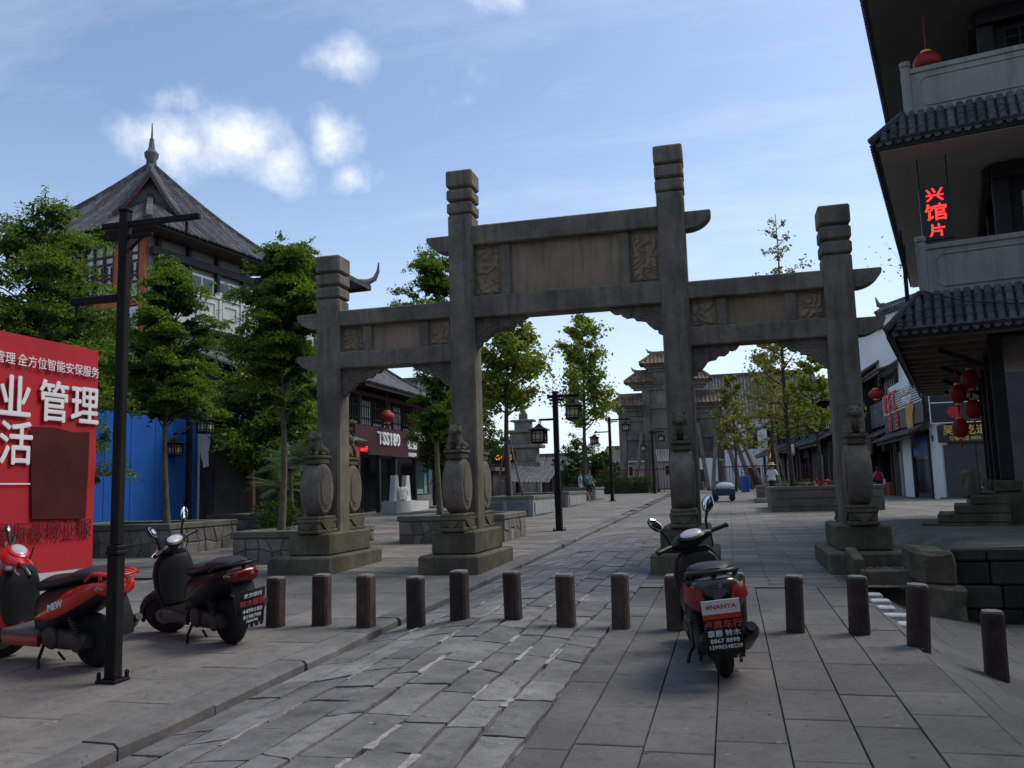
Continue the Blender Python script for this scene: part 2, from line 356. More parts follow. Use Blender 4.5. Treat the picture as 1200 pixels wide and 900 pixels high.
def tile_roof(e0, e1, r0, r1, pitch=.24, rad=.07, sag=.12, segs=6, lip=.06, mb=None, ends=True):
    """sheet plus rows of round tiles running up the slope from eave e0-e1 to ridge r0-r1"""
    mb = mb or MB(); e0, e1, r0, r1 = map(Vector, (e0, e1, r0, r1))
    Lu = (e1-e0).length; u = (e1-e0)/Lu
    def P(t, s): return e0.lerp(e1, t).lerp(r0.lerp(r1, t), s) - Vector((0,0,sag*math.sin(PI*s)))
    nt_ = 8; vs = []; fs = []
    for j in range(segs+1):
        for i in range(nt_+1): vs.append(P(i/nt_, j/segs))
    for j in range(segs):
        for i in range(nt_): a = j*(nt_+1)+i; fs.append((a, a+1, a+nt_+2, a+nt_+1))
    mb.add(vs, fs)
    a0 = (r0-e0).dot(u); a1 = (e1-r1).dot(u); rm = r0 + u*(-a0)          # foot of the slope line over e0
    w = (rm-e0); nrm = u.cross(w).normalized()
    if nrm.z < 0: nrm = -nrm
    n = max(2, int(Lu/pitch))
    for i in range(n+1):
        d = Lu*i/n; sm = 1.0
        if a0 > 1e-3: sm = min(sm, d/a0)
        if a1 > 1e-3: sm = min(sm, (Lu-d)/a1)
        if sm < .06: continue
        st = max(2, int(segs*sm+.5)); rings = []
        for k in range(st+1):
            s_ = sm*k/st; p = e0 + u*d + w*s_ - Vector((0,0,sag*math.sin(PI*s_)))
            if k == 0: p = p - w.normalized()*lip
            rr = rad*(1+.06*math.sin(i*2.3+k*1.7))
            rings.append([p + u*(math.cos(a)*rr) + nrm*(math.sin(a)*rr) for a in (0, PI*.25, PI*.5, PI*.75, PI)] + [p - nrm*.03])
        mb.loft(rings, True)
    return mb
def ridge(pts, w=.18, h=.2, mb=None):
    mb = mb or MB()
    for a, b in zip(pts[:-1], pts[1:]): mb.bar(a, b, w, h, .02)
    return mb
# ------------------------------------------------------------------ ground, road, pavements
S = .0165
def smooth01(a, b, x):
    t = max(0, min(1, (x-a)/(b-a))); return t*t*(3-2*t)
def gz(x, y):
    b = S*max(-40, min(y, 66))
    if y > 66: b -= .004*min(y-66, 200)
    f = S*min(y, 34); return lerp(b, f, smooth01(2.5, 7.5, x)*smooth01(30, 44, y))
RO = [(-3.56,-.075),(-3.2,-.03),(-2.8,.03),(-2.35,.06),(-1.7,.03),(-1.2,0)]
def rofs(x):
    if x <= RO[0][0]: return RO[0][1]
    for (a, p), (b, q) in zip(RO[:-1], RO[1:]):
        if x <= b: return lerp(p, q, (x-a)/(b-a))
    return 0
def sheet(name, xs, ys, fn, mt):
    mb = MB(); vs = [(x, y, fn(x, y)) for y in ys for x in xs]; n = len(xs)
    mb.add(vs, [(j*n+i, j*n+i+1, (j+1)*n+i+1, (j+1)*n+i) for j in range(len(ys)-1) for i in range(n-1)])
    o = mb.build(name, mt, fixn=False, smooth='all'); return struct(o)
def fr(a, b, n): return [lerp(a, b, i/n) for i in range(n+1)]
def under(x, y):
    z = gz(x, y) - .28
    if -6 < y < 11.8 and x > 1.3: z -= .75
    return z
sheet('ground', [-2500,-600,-200,-90]+fr(-60,1.2,20)+[1.35,3,4,6,8,10,14,20,30,60,150,500,2500], [-300,-60,-20,-6.2,-5.8]+fr(-4,11.6,12)+[11.9]+fr(14,80,22)+[120,200,500,1200,3500], under, GROUND)
sheet('plaza', fr(-46,-3.9,18)+[-3.83], fr(12.6,74,40), lambda x, y: gz(x, y), PLAZA)
sheet('plaza_centre', fr(-3.56,-1.2,8)+fr(-.8,12,14), fr(11.55,74,40), lambda x, y: gz(x, y)+(rofs(x)-.012 if x < -1.2 else -.012), PLAZA)
road = sheet('road', fr(-3.56,-1.18,10), fr(-5,33,40), lambda x, y: gz(x, y)+rofs(x)-.03, MORTAR)
lpav = sheet('pavement_left', fr(-13,-3.83,8), fr(-5,12.7,10), lambda x, y: gz(x, y)-.03, MORTAR)
rpav = sheet('pavement_right', fr(-1.2,1.42,4), fr(-5,11.6,10), lambda x, y: gz(x, y)-.03, MORTAR)
def lane_z(x, y):
    t = x-1.45; d = -.03-.40*t if t < .6 else (-.27-.2*(t-.6) if t < 1.4 else -.43)
    return gz(x, y)+d
LANE = coursed('lane_slabs', (.105,.105,.1), .55, .9, .01, (.05,.05,.045), var=.16, bumps=.4)
sheet('side_lane', [1.43,1.6,1.8,2.05,2.4,2.85,3.5,5,8,14], fr(-5,11.75,14), lane_z, LANE)

def slab(poly, zf, parent, mt, name='paving_slab', h=0, jit=.0, inset=.012, tilt=.0, mid=True, thick=.05):
    """one stone: outline with slightly uneven edges, worn arris, its own level"""
    pts = []
    n = len(poly); cx = sum(p[0] for p in poly)/n; cy = sum(p[1] for p in poly)/n
    for i in range(n):
        a, b = poly[i], poly[(i+1) % n]; pts.append(a)
        if mid:
            for q in (.22, .5, .78):
                t = q+rnd.uniform(-.09,.09); pts.append((lerp(a[0],b[0],t)+rnd.uniform(-jit,jit), lerp(a[1],b[1],t)+rnd.uniform(-jit,jit)))
    tx, ty = rnd.uniform(-tilt,tilt), rnd.uniform(-tilt,tilt)
    def Z(x, y): return zf(x, y)+h+(x-cx)*tx+(y-cy)*ty
    def ins(p, d):
        v = Vector((cx-p[0], cy-p[1])); L = v.length; return (p[0]+v.x/L*d, p[1]+v.y/L*d)
    top = [ins(p, inset) for p in pts]; mb = MB()
    r1 = [(x, y, Z(x, y)) for x, y in top]; r0 = [(x, y, Z(x, y)-inset*.8) for x, y in pts]; rb = [(x, y, Z(x, y)-thick) for x, y in pts]
    k = len(pts); c0 = (cx, cy, Z(cx, cy)+.002)
    vs = [c0]+r1+r0+rb if not mid else [c0]+r1+rb; fs = [(0, 1+i, 1+(i+1)%k) for i in range(k)]
    for a in ((1, 1+k) if not mid else (1,)):
        fs += [(a+i, a+k+i, a+k+(i+1)%k, a+(i+1)%k) for i in range(k)]
    mb.add(vs, fs); return mb.build(name, mt, parent, fixn=False)
# road stones: six uneven strips along the street
edges = [-3.53,-3.2,-2.9,-2.55,-2.28,-2.0,-1.74,-1.46,-1.22]
wob = [[.03*math.sin(y*.4+i*1.9)+.018*math.sin(y*1.3+i) for y in range(0, 60)] for i in range(9)]
def ex(i, y):
    k = int(max(0, min(58, y*1.6))); return edges[i]+(wob[i][k] if 0 < i < 8 else 0)
for i in range(8):
    y = 2.6+rnd.uniform(0,.5); s2 = 0
    while y < 19.5:
        L = rnd.uniform(.35,.85); g_ = rnd.choice([.003,.005,.01]); sk = s2; s2 = rnd.uniform(-.05,.05)
        if y < 17:
            a = [(ex(i,y)+g_, y+sk), (ex(i+1,y)-g_, y-sk), (ex(i+1,y+L)-g_, y+L-g_*2-s2), (ex(i,y+L)+g_, y+L-g_*2+s2)]
            slab(a, lambda x, yy: gz(x, yy)+rofs(x), road, SLATE, 'road_stone', rnd.uniform(-.005,.005), .013, .007, .005)
        else:
            a = [(ex(i,y)+g_, y), (ex(i+1,y)-g_, y), (ex(i+1,y+L)-g_, y+L-g_*2), (ex(i,y+L)+g_, y+L-g_*2)]
            slab(a, lambda x, yy: gz(x, yy)+rofs(x), road, SLATE, 'road_stone', rnd.uniform(-.004,.006), .02, .014, .006, mid=False)
        y += L
# smears of pale cement along some of the road joints
CEMENT = mat('pale_cement', (.36,.35,.32), .95, .3, 12, .9, 40, dirt=.4, grain=.3)
for k in range(34):
    i = rnd.choice((1,2,3,3,4,5,5,6,7)); yy = rnd.uniform(3.6,12.5); L = rnd.uniform(.15,.6); w = rnd.uniform(.008,.03)
    n = 6; xs_ = [ex(i,yy+L*q/n) for q in range(n+1)]
    left = [(xs_[q]-w*rnd.uniform(.3,1.2), yy+L*q/n) for q in range(n+1)]; right = [(xs_[q]+w*rnd.uniform(.3,1.2), yy+L*q/n) for q in range(n,-1,-1)]
    P_ = left+right; mb = MB(); zz = lambda p: gz(*p)+rofs(p[0])+.009
    mb.add([(p[0],p[1],zz(p)) for p in P_]+[(p[0],p[1],zz(p)-.03) for p in P_], [(q,q+1,2*n-q,2*n+1-q) for q in range(n)]+[(q,(q+1)%len(P_),(q+1)%len(P_)+len(P_),q+len(P_)) for q in range(len(P_))])
    mb.build('cement_smear', CEMENT, road)
# left pavement: long slabs along the street
xs = [-3.83-.52*i for i in range(11)]
for i in range(10):
    y = 2.4+rnd.uniform(0,1)
    while y < 12.5:
        L = rnd.uniform(.95,1.5); y2 = min(y+L, 12.62)
        if y2-y > .25:
            slab([(xs[i+1]+.004,y),(xs[i]-.004,y),(xs[i]-.004,y2-.008),(xs[i+1]+.004,y2-.008)], gz, lpav, SLAB_L, 'paving_slab', rnd.uniform(-.003,.003), .002, .006, .004, mid=False)
        y += L
# right pavement
xs = [-1.2,-.93,-.54,-.16,.23,.61,.97,1.41]
for i in range(7):
    y = 2.3+rnd.uniform(0,.6)
    while y < 11.4:
        L = rnd.uniform(.55,.95); y2 = min(y+L, 11.55)
        if y2-y > .2:
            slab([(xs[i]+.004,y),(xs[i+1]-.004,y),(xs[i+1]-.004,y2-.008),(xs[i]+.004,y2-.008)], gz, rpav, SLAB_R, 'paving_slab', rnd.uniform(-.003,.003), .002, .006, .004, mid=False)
        y += L
# kerb stones on the left of the road
kerb = bpy.data.objects.new('kerb', None); COL.objects.link(kerb); kerb['kind'] = 'structure'
y = 1.8
while y < 57:
    L = rnd.uniform(.8,1.5) if y < 30 else 3; dx = rnd.uniform(-.012,.012); dz = rnd.uniform(-.006,.006); mb = MB()
    z0, z1 = gz(-3.8, y)+dz, gz(-3.8, y+L)+dz; e0, e1 = rnd.uniform(-.02,.02), rnd.uniform(-.02,.02)
    if y < 30:
        prof = lambda yy, z, e: [(-3.84+dx,yy,z-.2),(-3.84+dx,yy,z-.004),(-3.825+dx,yy,z),(-3.6+e,yy,z-.004),(-3.57+e,yy,z-.03),(-3.565+e*1.4,yy,z-.2)]
        ym = y+L*rnd.uniform(.35,.65)
        mb.loft([prof(y+.006,z0,e0), prof(ym,lerp(z0,z1,(ym-y)/L),rnd.uniform(-.025,.02)), prof(y+L-.006,z1,e1)])
    else: mb.box(-3.83,y,z0-.15,-3.6,y+L-.01,z0+.02,.01)
    mb.build('kerb_stone', KERB, kerb); y += L
# painted kerb at the edge of the right pavement
PAINT = mat('worn_white_paint', (.55,.55,.54), .8, .25, 9, .4, 40, col2=(.3,.3,.29))
pk = bpy.data.objects.new('painted_kerb', None); COL.objects.link(pk); pk['kind'] = 'structure'
for k, (px, py, w) in enumerate([(1.42,10.75,.2),(1.44,10.35,.2),(1.45,9.95,.17),(1.44,9.52,.27),(1.5,9.08,.22)]):
    z = gz(px, py)-.012*k
    mb = MB(); mb.box(px,py,z-.12,px+w,py+.2,z+.012,.012); mb.build('painted_stone', PAINT, pk)
    mb = MB(); mb.box(px,py+.203,z-.14,px+w*.9,py+.40,z-.008,.012); mb.build('kerb_stone', KERB, pk)

# terrace beside the right-hand house
TERR = mat('mossy_terrace', (.115,.115,.085), .95, .35, 1.4, .6, 16, moss=.75)
mb = MB(); nx, ny = 14, 8; vs = []
for j in range(ny+1):
    for i in range(nx+1):
        x = lerp(1.95, 14, (i/nx)**1.6); y = lerp(11.49, 19.5, j/ny)
        tl = smooth01(2.1, 3.1, x); b_ = gz(x, y)-.02; z = lerp(b_, .655, tl if y > 13 else smooth01(2.42,2.62,x)); vs.append((x, y, z+.004*math.sin(x*5+y*3)))
mb.add(vs, [(j*(nx+1)+i, j*(nx+1)+i+1, (j+1)*(nx+1)+i+1, (j+1)*(nx+1)+i) for j in range(ny) for i in range(nx)])
struct(mb.build('terrace', TERR, fixn=False, smooth='all'))
DARKST = mat('dark_wet_stone', (.045,.044,.04), .9, .45, 2.5, .8, 12, moss=.45, piece=.35)
rw = thing('retaining_wall', 'dark mossy stone retaining wall holding up the terrace beside the right pavement', 'wall', (0,0,0))
part('core', DARKST, rw, (2.52,11.62,-.6,14,11.9,.6))
z = -.55; row = 0
while z < .6:
    h = rnd.choice([.2,.24,.28]); h = min(h, .652-z); x = 2.46-rnd.uniform(0,.05)
    if h < .07: break
    while x < 8.5:
        L = rnd.uniform(.32,.75); d = rnd.uniform(0,.035)
        mb = MB(); mb.box(x+.008,11.5-d,z+.008,x+L-.008,11.72,z+h-.006,.02); mb.build('stone_block', DARKST, rw); x += L
    z += h; row += 1
# ------------------------------------------------------------------ near stone gate
GX = [-6.8,-4.3,-.7,1.8]; GY = 14.02; HW = .22
gate = thing('stone_gate', 'grey stone memorial archway with four square columns and three openings spanning the street', 'archway', (0, GY, gz(0,14)))
gz0 = gz(0,14)
def W(z): return z-gz0            # world height to gate height
def relief(x0, x1, z0, z1, y, depth, seed, n=26):
    """carved panel face"""
    mb = MB(); vs = []
    nx = n; nz = max(6, int(n*(z1-z0)/(x1-x0)))
    for j in range(nz+1):
        for i in range(nx+1):
            x = lerp(x0, x1, i/nx); z = lerp(z0, z1, j/nz)
            v = noise.noise(Vector((x*4.2+seed, z*4.2, seed))); w_ = math.sin(14*v+5*noise.noise(Vector((x*9, z*9, seed))))
            e = min(i, nx-i, j, nz-j); fr_ = 1 if e > 1 else 0
            vs.append((x, y-(depth*(.5+.5*w_)*fr_), z))
    mb.add(vs, [(j*(nx+1)+i, j*(nx+1)+i+1, (j+1)*(nx+1)+i+1, (j+1)*(nx+1)+i) for j in range(nz) for i in range(nx)]); return mb
for k, x in enumerate(GX):
    top = 7.07 if k in (1,2) else 5.77
    mb = MB(); mb.box(x-HW,-HW,W(.45),x+HW,HW,W(top-.79),.035)
    mb.box(x-HW+.05,-HW+.05,W(top-.82),x+HW-.05,HW-.05,W(top-.1))
    mb.build('column', STONE, gate)
    for a, b, wd in ((top-.775,top-.585,.012),(top-.54,top-.345,.014),(top-.30,top,.018)):
        mb = MB(); mb.box(x-HW-wd,-HW-wd,W(a),x+HW+wd,HW+wd,W(b),.026); mb.build('column_band', STONE, gate)
def beam(x0, x1, z0, z1, t=.17, c=.02, name='beam', mt=STONE):
    mb = MB(); mb.box(x0,-t,W(z0),x1,t,W(z1),c); return mb.build(name, mt, gate)
def horn(x, dr, z0, z1, L=.42):
    n = 8; poly = [(x, W(z1)), (x+dr*L*.97, W(z1)), (x+dr*L, W(z1)-.04)] + [(x+dr*L*(1-.95*(i/n)**1.5) if i else x+dr*L*.99, W(z1)-.05-(z1-z0-.05)*math.sin(PI/2*(i/n))) for i in range(n+1)] + [(x, W(z0))]
    mb = MB(); mb.prism(poly, -.16, .16); mb.build('beam_horn', STONE, gate)
bays = [(GX[0]+HW,GX[1]-HW,.53,4.75,4.465,4.0,3.70),(GX[1]+HW,GX[2]-HW,1.02,6.05,5.70,4.80,4.43),(GX[2]+HW,GX[3]-HW,.53,4.75,4.465,4.0,3.70)]
for bi, (x0, x1, so, a, b, c_, d_) in enumerate(bays):
    beam(x0-.02,x1+.02,b,a,.2 if bi != 1 else .21); beam(x0-.02,x1+.02,d_,c_,.19)
    beam(x0,x1,c_,b,.06,0,'panel',STONE_W); xm = (x0+x1)/2
    for s_ in (-1,1): beam(xm+s_*so-.085,xm+s_*so+.085,c_,b,.125,.015,'stile')
    for f in (1,-1):
        for i, (u0, u1) in enumerate(((x0,xm-so-.085),(xm+so+.085,x1))):
            mb = relief(u0+.02,u1-.02,W(c_)+.03,W(b)-.03,-.062,.036,bi*7+i*3+1)
            if f < 0: mb.v = [(v[0],-v[1],v[2]) for v in mb.v]
            mb.build('carved_panel', STONE_W, gate, smooth=60)
    zb = d_
    # lobed brackets under the lower beam
    BW, BH = (.86,.5) if bi == 1 else (.74,.47)
    for s_ in (-1,1):
        xc = x0 if s_ < 0 else x1
        prof = [(0,0),(BW,0),(BW,-.03),(BW*.93,-.085),(BW*.85,-.1),(BW*.8,-.09),(BW*.77,-.13),(BW*.68,-.175),(BW*.58,-.165),(BW*.55,-.175),(BW*.5,-.225),(BW*.4,-.235),(BW*.33,-.25),(BW*.25,-.33),(BW*.17,-.39),(BW*.1,-.4),(BW*.09,-.46),(0,-BH)]
        poly = [(xc-s_*u if s_ > 0 else xc+u, W(zb)+v) for u, v in prof]
        mb = MB(); mb.prism(poly,-.075,.075)
        # carved scrolls: raised lines that follow the lobes
        for off in (.04,.10):
            path = []
            for u, v in prof[2:-1]:
                path.append((xc-s_*(u-off*.75) if s_ > 0 else xc+max(.02,u-off*.75), W(zb)+min(-.015,v+off)))
            for yy in (-.078,.078): mb.tube([(p[0], yy, p[1]) for p in path], .014, 5)
        for q in range(9):
            u = rnd.uniform(.06,.6)*BW; v = -rnd.uniform(.05,.16)
            pts = [(xc+(-s_)*(u+.05*math.cos(t)*(1-t/8)) if s_ > 0 else xc+u+.05*math.cos(t)*(1-t/8), -.076, W(zb)+v+.05*math.sin(t)*(1-t/8)) for t in (0,1.2,2.4,3.6,4.8)]
            mb.tube(pts, .011, 4)
        mb.build('bracket', STONE, gate)
for k, dr in ((1,-1),(2,1)): horn(GX[k]+dr*HW, dr, 5.64, 5.92)
for k, dr in ((0,-1),(3,1)):
    horn(GX[k]+dr*HW, dr, 4.45, 4.73); horn(GX[k]+dr*HW, dr, 3.70, 3.97)
# plinths
for k, x in enumerate(GX):
    x0, x1 = (x-.5,x+.48)
    if k == 0: x0 = x-.62
    if k == 3: x1 = x+.78; x0 = x-.52
    mb = MB(); mb.box(x0,-1.18,W(.0),x1,1.05,W(.50),.03); mb.build('plinth', STONE_D, gate)
    mb = MB(); mb.box(x-.36,-.92,W(.502),x+.36,.78,W(.86),.025); mb.build('plinth_block', STONE_D, gate)
# drum stones with lions
def drum_mesh():
    mb = MB(); hw = .165; rz, ry, zc = .46, .33, .72        # local z from top of plinth block
    n = 28; rings = []
    for xx, k in ((-hw,.80),(-hw,.86),(-hw+.015,.9),(-hw+.05,.985),(0,1.03),(hw-.05,.985),(hw-.015,.9),(hw,.86),(hw,.80)):
        rings.append([(xx, ry*k*math.cos(2*PI*i/n), zc+rz*k*math.sin(2*PI*i/n)) for i in range(n)])
    mb.loft(rings)
    for s_ in (-1,1):
        mb.loft([[(s_*(hw+.012), ry*q*math.cos(2*PI*i/n), zc+rz*q*math.sin(2*PI*i/n)) for i in range(n)] for q in (.62,.66)], False)
        mb.loft([[(s_*(hw+e), ry*q*math.cos(2*PI*i/n), zc+rz*q*math.sin(2*PI*i/n)) for i in range(n)] for q, e in ((.60,0),(.57,.018),(.0001,.024))], False)
    return mb
def drum_base():
    mb = MB(); mb.box(-.2,-.36,0,.2,.36,.06,.012); mb.box(-.185,-.34,.062,.185,.34,.17,.01); mb.box(-.2,-.35,.172,.2,.35,.225,.012); mb.box(-.19,-.33,.228,.19,.33,.28,.012)
    for s_ in (-1,1):
        mb.prism([(-.3,.22),(.3,.22),(.0,.02)], s_*.19, s_*.206, 'yz')
        mb.prism([(-.15,.17),(.15,.17),(0,.03)], -.345 if s_ < 0 else .345, -.362 if s_ < 0 else .362, 'xz')
    return mb
def drum_cap():
    mb = MB(); mb.box(-.14,-.2,1.15,.14,.2,1.25,.02); mb.box(-.16,-.24,1.249,.16,.24,1.3,.012); return mb
def lion_mesh():
    """small crouching guardian lion, facing -Y; one continuous surface by remeshing overlapping lumps"""
    mb = MB()
    mb.ell((0,.03,.13),(.105,.17,.11)); mb.ell((0,-.08,.2),(.1,.1,.13)); mb.ell((0,-.13,.33),(.1,.095,.095)); mb.ell((0,-.215,.305),(.06,.05,.045))
    mb.ell((0,-.05,.33),(.11,.07,.11)); mb.ell((0,.17,.2),(.035,.04,.1)); mb.ell((0,.13,.1),(.11,.07,.1))
    for s_ in (-1,1):
        mb.ell((s_*.075,-.13,.345+.09),(.025,.02,.035)); mb.tube([(s_*.07,-.1,.2),(s_*.08,-.17,.1),(s_*.08,-.19,.0)], [.045,.035,.03], 8)
        mb.ell((s_*.08,-.215,.02),(.042,.05,.03)); mb.ell((s_*.1,.12,.07),(.05,.09,.07)); mb.ell((s_*.1,.03,.025),(.04,.07,.03))
        mb.ell((s_*.04,-.215,.365),(.018,.015,.018)); mb.ell((s_*.085,-.09,.3),(.03,.04,.05)); mb.ell((s_*.085,-.07,.22),(.03,.04,.05))
    mb.ell((0,-.25,.32),(.024,.02,.018)); mb.ell((0,-.235,.275),(.045,.03,.014))
    o = mb.build('lion_temp', STONE_D); md = o.modifiers.new('r','REMESH'); md.mode = 'VOXEL'; md.voxel_size = .0125; md.use_smooth_shade = True
    bpy.context.view_layer.update(); me = bpy.data.meshes.new_from_object(o.evaluated_get(bpy.context.evaluated_depsgraph_get())); bpy.data.objects.remove(o); return me
LION = lion_mesh(); DRUM = drum_mesh(); DB = drum_base(); DC = drum_cap(); first = None
for k, x in enumerate(GX):
    for s_ in (-1,1):
        yy = -.62 if s_ < 0 else .56
        d = DRUM.build('drum_stone', STONE, gate, smooth=50) if first is None else first[0].copy()
        b_ = DB.build('drum_base', STONE_D, None, smooth=False) if first is None else first[1].copy()
        c_ = DC.build('drum_cap', STONE_D) if first is None else first[2].copy()
        if first is None: first = (d, b_, c_)
        else: COL.objects.link(d); COL.objects.link(b_); COL.objects.link(c_)
        c_.parent = d; c_.location = (0,0,0)
        d.parent = gate; d.location = (x, yy, W(.862)); b_.parent = d; b_.location = (0,0,0)
        l = bpy.data.objects.new('lion', LION); COL.objects.link(l); l.parent = d; l.location = (0,0,1.298); l.rotation_euler = (0,0,0 if s_ < 0 else PI)
        l.scale = (1.05,.95,.98)
# low planter and boulders right of the gate
pb = thing('stone_bed', 'low gravel bed edged with stone in front of the right gate column', 'planter', (1.55,11.95,gz(1.5,12)))
def wl(z): return z-gz(1.5,12)
mb = MB(); mb.bar((0,.05,wl(.34)),(.02,1.0,wl(.42)),.14,.3,.015); mb.build('edge_stone', STONE_D, pb)
mb = MB(); mb.box(.0,-.16,wl(-.2),.98,.0,wl(.36),.02); mb.build('edge_stone', STONE_D, pb)
mb = MB(); mb.box(.0,.0,wl(-.2),.9,1.0,wl(.30)); mb.build('gravel_bed', GRAVEL, pb)
mb = MB()
for i in range(170):
    r_ = rnd.uniform(.012,.035); mb.ell((rnd.uniform(.08,.88),rnd.uniform(.02,.85),wl(.305)),(r_,r_*rnd.uniform(.6,1),r_*.7),6,4)
stuff(mb.build('pebbles', GRAVEL, pb))
def boulder(lbl, x0, y0, z0, x1, y1, z1, seed, tilt=0):
    mb = MB(); mb.box(x0,y0,z0,x1,y1,z1,.05); bm = bmesh.new(); me = bpy.data.meshes.new('b'); me.from_pydata(mb.v,[],mb.f); bm.from_mesh(me)
    bmesh.ops.subdivide_edges(bm, edges=bm.edges, cuts=2, use_grid_fill=True)
    for v in bm.verts:
        q = noise.noise_vector(v.co*4.5+Vector((seed,0,0))); v.co += q*.045; v.co.z += (v.co.x-x0)*tilt
    bm.to_mesh(me); bm.free(); me.materials.append(STONE_D); o = bpy.data.objects.new('stone_block', me); COL.objects.link(o)
    return tag(o, lbl, 'boulder')
boulder('rough upper stone block capping the left end of the terrace wall', 2.12,11.32,.23,2.56,12.3,.66,3,-.1)
boulder('rough lower stone block at the foot of the terrace wall corner', 2.2,11.27,-.45,2.62,11.9,.22,8)
# ------------------------------------------------------------------ bollards
def bollard(x, y, h, label, lean=(0,0), dz=0, wire=False, w=.083):
    t = thing('bollard', label, 'bollard', (x,y,gz(x,y)+dz-.02), rnd.uniform(-.06,.06), 'wooden bollards across the street')
    t.rotation_euler = (lean[0]+rnd.uniform(-.025,.025), lean[1]+rnd.uniform(-.02,.02), t.rotation_euler[2]*2); h += rnd.uniform(-.015,.015); w *= rnd.uniform(.95,1.06)
    mb = MB(); n = 8; k = .72; ring = lambda s_, z: [(s_*x_, s_*y_, z) for x_, y_ in ((1,k),(k,1),(-k,1),(-1,k),(-1,-k),(-k,-1),(k,-1),(1,-k))]
    mb.loft([ring(w*1.04,-.1), ring(w,.1), ring(w*.985,h*.6), ring(w,h-.03), ring(w*.97,h-.012)]); mb.build('post', BOLL, t)
    mb = MB(); mb.loft([ring(w*.955,h-.011), ring(w*.9,h+.006), ring(w*.5,h+.014)]); mb.build('post_top', BOLLTOP, t)
    if wire:
        mb = MB(); q = [(w*1.03*math.cos(a)*1.05, w*1.03*math.sin(a)*1.05, h*.72+.01*math.sin(a*2)) for a in [i*.7 for i in range(20)]]
        mb.tube(q, .004, 5); mb.build('wire', mat('rusty_wire',(.12,.07,.04),.7,0,1,0,metal=.5), t)
    return t
BL = 'dark weathered square timber bollard standing on the left slab pavement'
BM = 'dark weathered square timber bollard standing on the rough stone road'
BR = 'dark weathered square timber bollard standing on the smooth right pavement'
for i, (x, y, lb, dz, le, wr) in enumerate([
    (-4.72,8.36,'timber bollard beside the rear wheel of the black scooter',0,(0,.01),0),(-4.24,8.46,'timber bollard with a thin wire tied round it',0,(0,0),1),(-3.72,8.42,'timber bollard on the kerb of the left pavement',0,(0,.0),0),
    (-3.24,8.6,'timber bollard in the road gutter, first one right of the kerb',-.03,(0,.015),0),(-2.8,8.72,'second timber bollard right of the kerb, standing on the crown of the road',.035,(0,-.01),0),(-2.2,8.62,'third timber bollard right of the kerb, standing on rough road stones',.05,(0,0),0),(-1.62,8.42,'fourth timber bollard right of the kerb, last one wholly on the rough stones',.02,(0,.012),0),
    (-1.1,8.5,'timber bollard at the joint between stone road and smooth slabs',0,(0,.0),0),(-.57,8.46,'timber bollard just left of the rear facing scooter',0,(0,0),0),(.0,8.5,'timber bollard half hidden behind the rear facing scooter',0,(0,0),0),
    (.5,8.4,'timber bollard standing alone on the smooth right pavement',0,(0,.02),0),(1.04,8.36,'timber bollard just before the white painted kerb',0,(0,.045),0),(1.42,7.85,'leaning timber bollard at the edge of the right pavement by the sunken lane',-.08,(0,.05),0)]):
    bollard(x, y, .53-max(0,dz)*.9 if i != 12 else .6, lb, le, dz, wr)
bollard(2.0,7.9,.54,'timber bollard standing down in the side lane',(0,.03),lane_z(2.0,7.9)-gz(2.0,7.9))

# ------------------------------------------------------------------ street lamps
def lantern_parts(parent, x, y, ztop, s_=1.0):
    """hip-capped box lantern hanging from an arm; ztop is the arm's underside"""
    root = part('lantern_hanger', IRON, parent, (x-.012,y-.012,ztop-.1*s_,x+.012,y+.012,ztop))
    mb = MB(); z = ztop-.1*s_
    mb.loft([[(x+a*r_,y+b*r_,zz) for a,b in ((-1,-1),(1,-1),(1,1),(-1,1))] for r_, zz in ((.02*s_,z+.03),(.05*s_,z),(.1*s_,z-.06*s_),(.235*s_,z-.13*s_),(.235*s_,z-.155*s_))]); mb.build('lantern_cap', IRON, root)
    z -= .155*s_; a = .165*s_; h = .33*s_; mb = MB()
    for sx in (-1,1):
        for sy in (-1,1): mb.box(x+sx*a-.016*s_,y+sy*a-.016*s_,z-h,x+sx*a+.016*s_,y+sy*a+.016*s_,z)
    for zz in (z-.03*s_, z-h):
        for s2 in (-1,1):
            mb.box(x-a,y+s2*a-.014*s_,zz,x+a,y+s2*a+.014*s_,zz+.03*s_); mb.box(x+s2*a-.014*s_,y-a,zz,x+s2*a+.014*s_,y+a,zz+.03*s_)
    for s2 in (-1,1):
        for q in (-.4,.4):
            mb.box(x+q*a-.007,y+s2*a-.01,z-h,x+q*a+.007,y+s2*a+.01,z); mb.box(x+s2*a-.01,y+q*a-.007,z-h,x+s2*a+.01,y+q*a+.007,z)
        for q in (.25,.75):
            mb.box(x-a,y+s2*a-.01,z-h*q-.006,x+a,y+s2*a+.01,z-h*q+.006); mb.box(x+s2*a-.01,y-a,z-h*q-.006,x+s2*a+.01,y+a,z-h*q+.006)
    mb.box(x-a*1.08,y-a*1.08,z-h-.03*s_,x+a*1.08,y+a*1.08,z-h); mb.build('lantern_frame', IRON, root)
    mb = MB(); mb.box(x-a*.9,y-a*.9,z-h+.01,x+a*.9,y+a*.9,z-.01); mb.build('lantern_pane', SHADE, root)
    return root
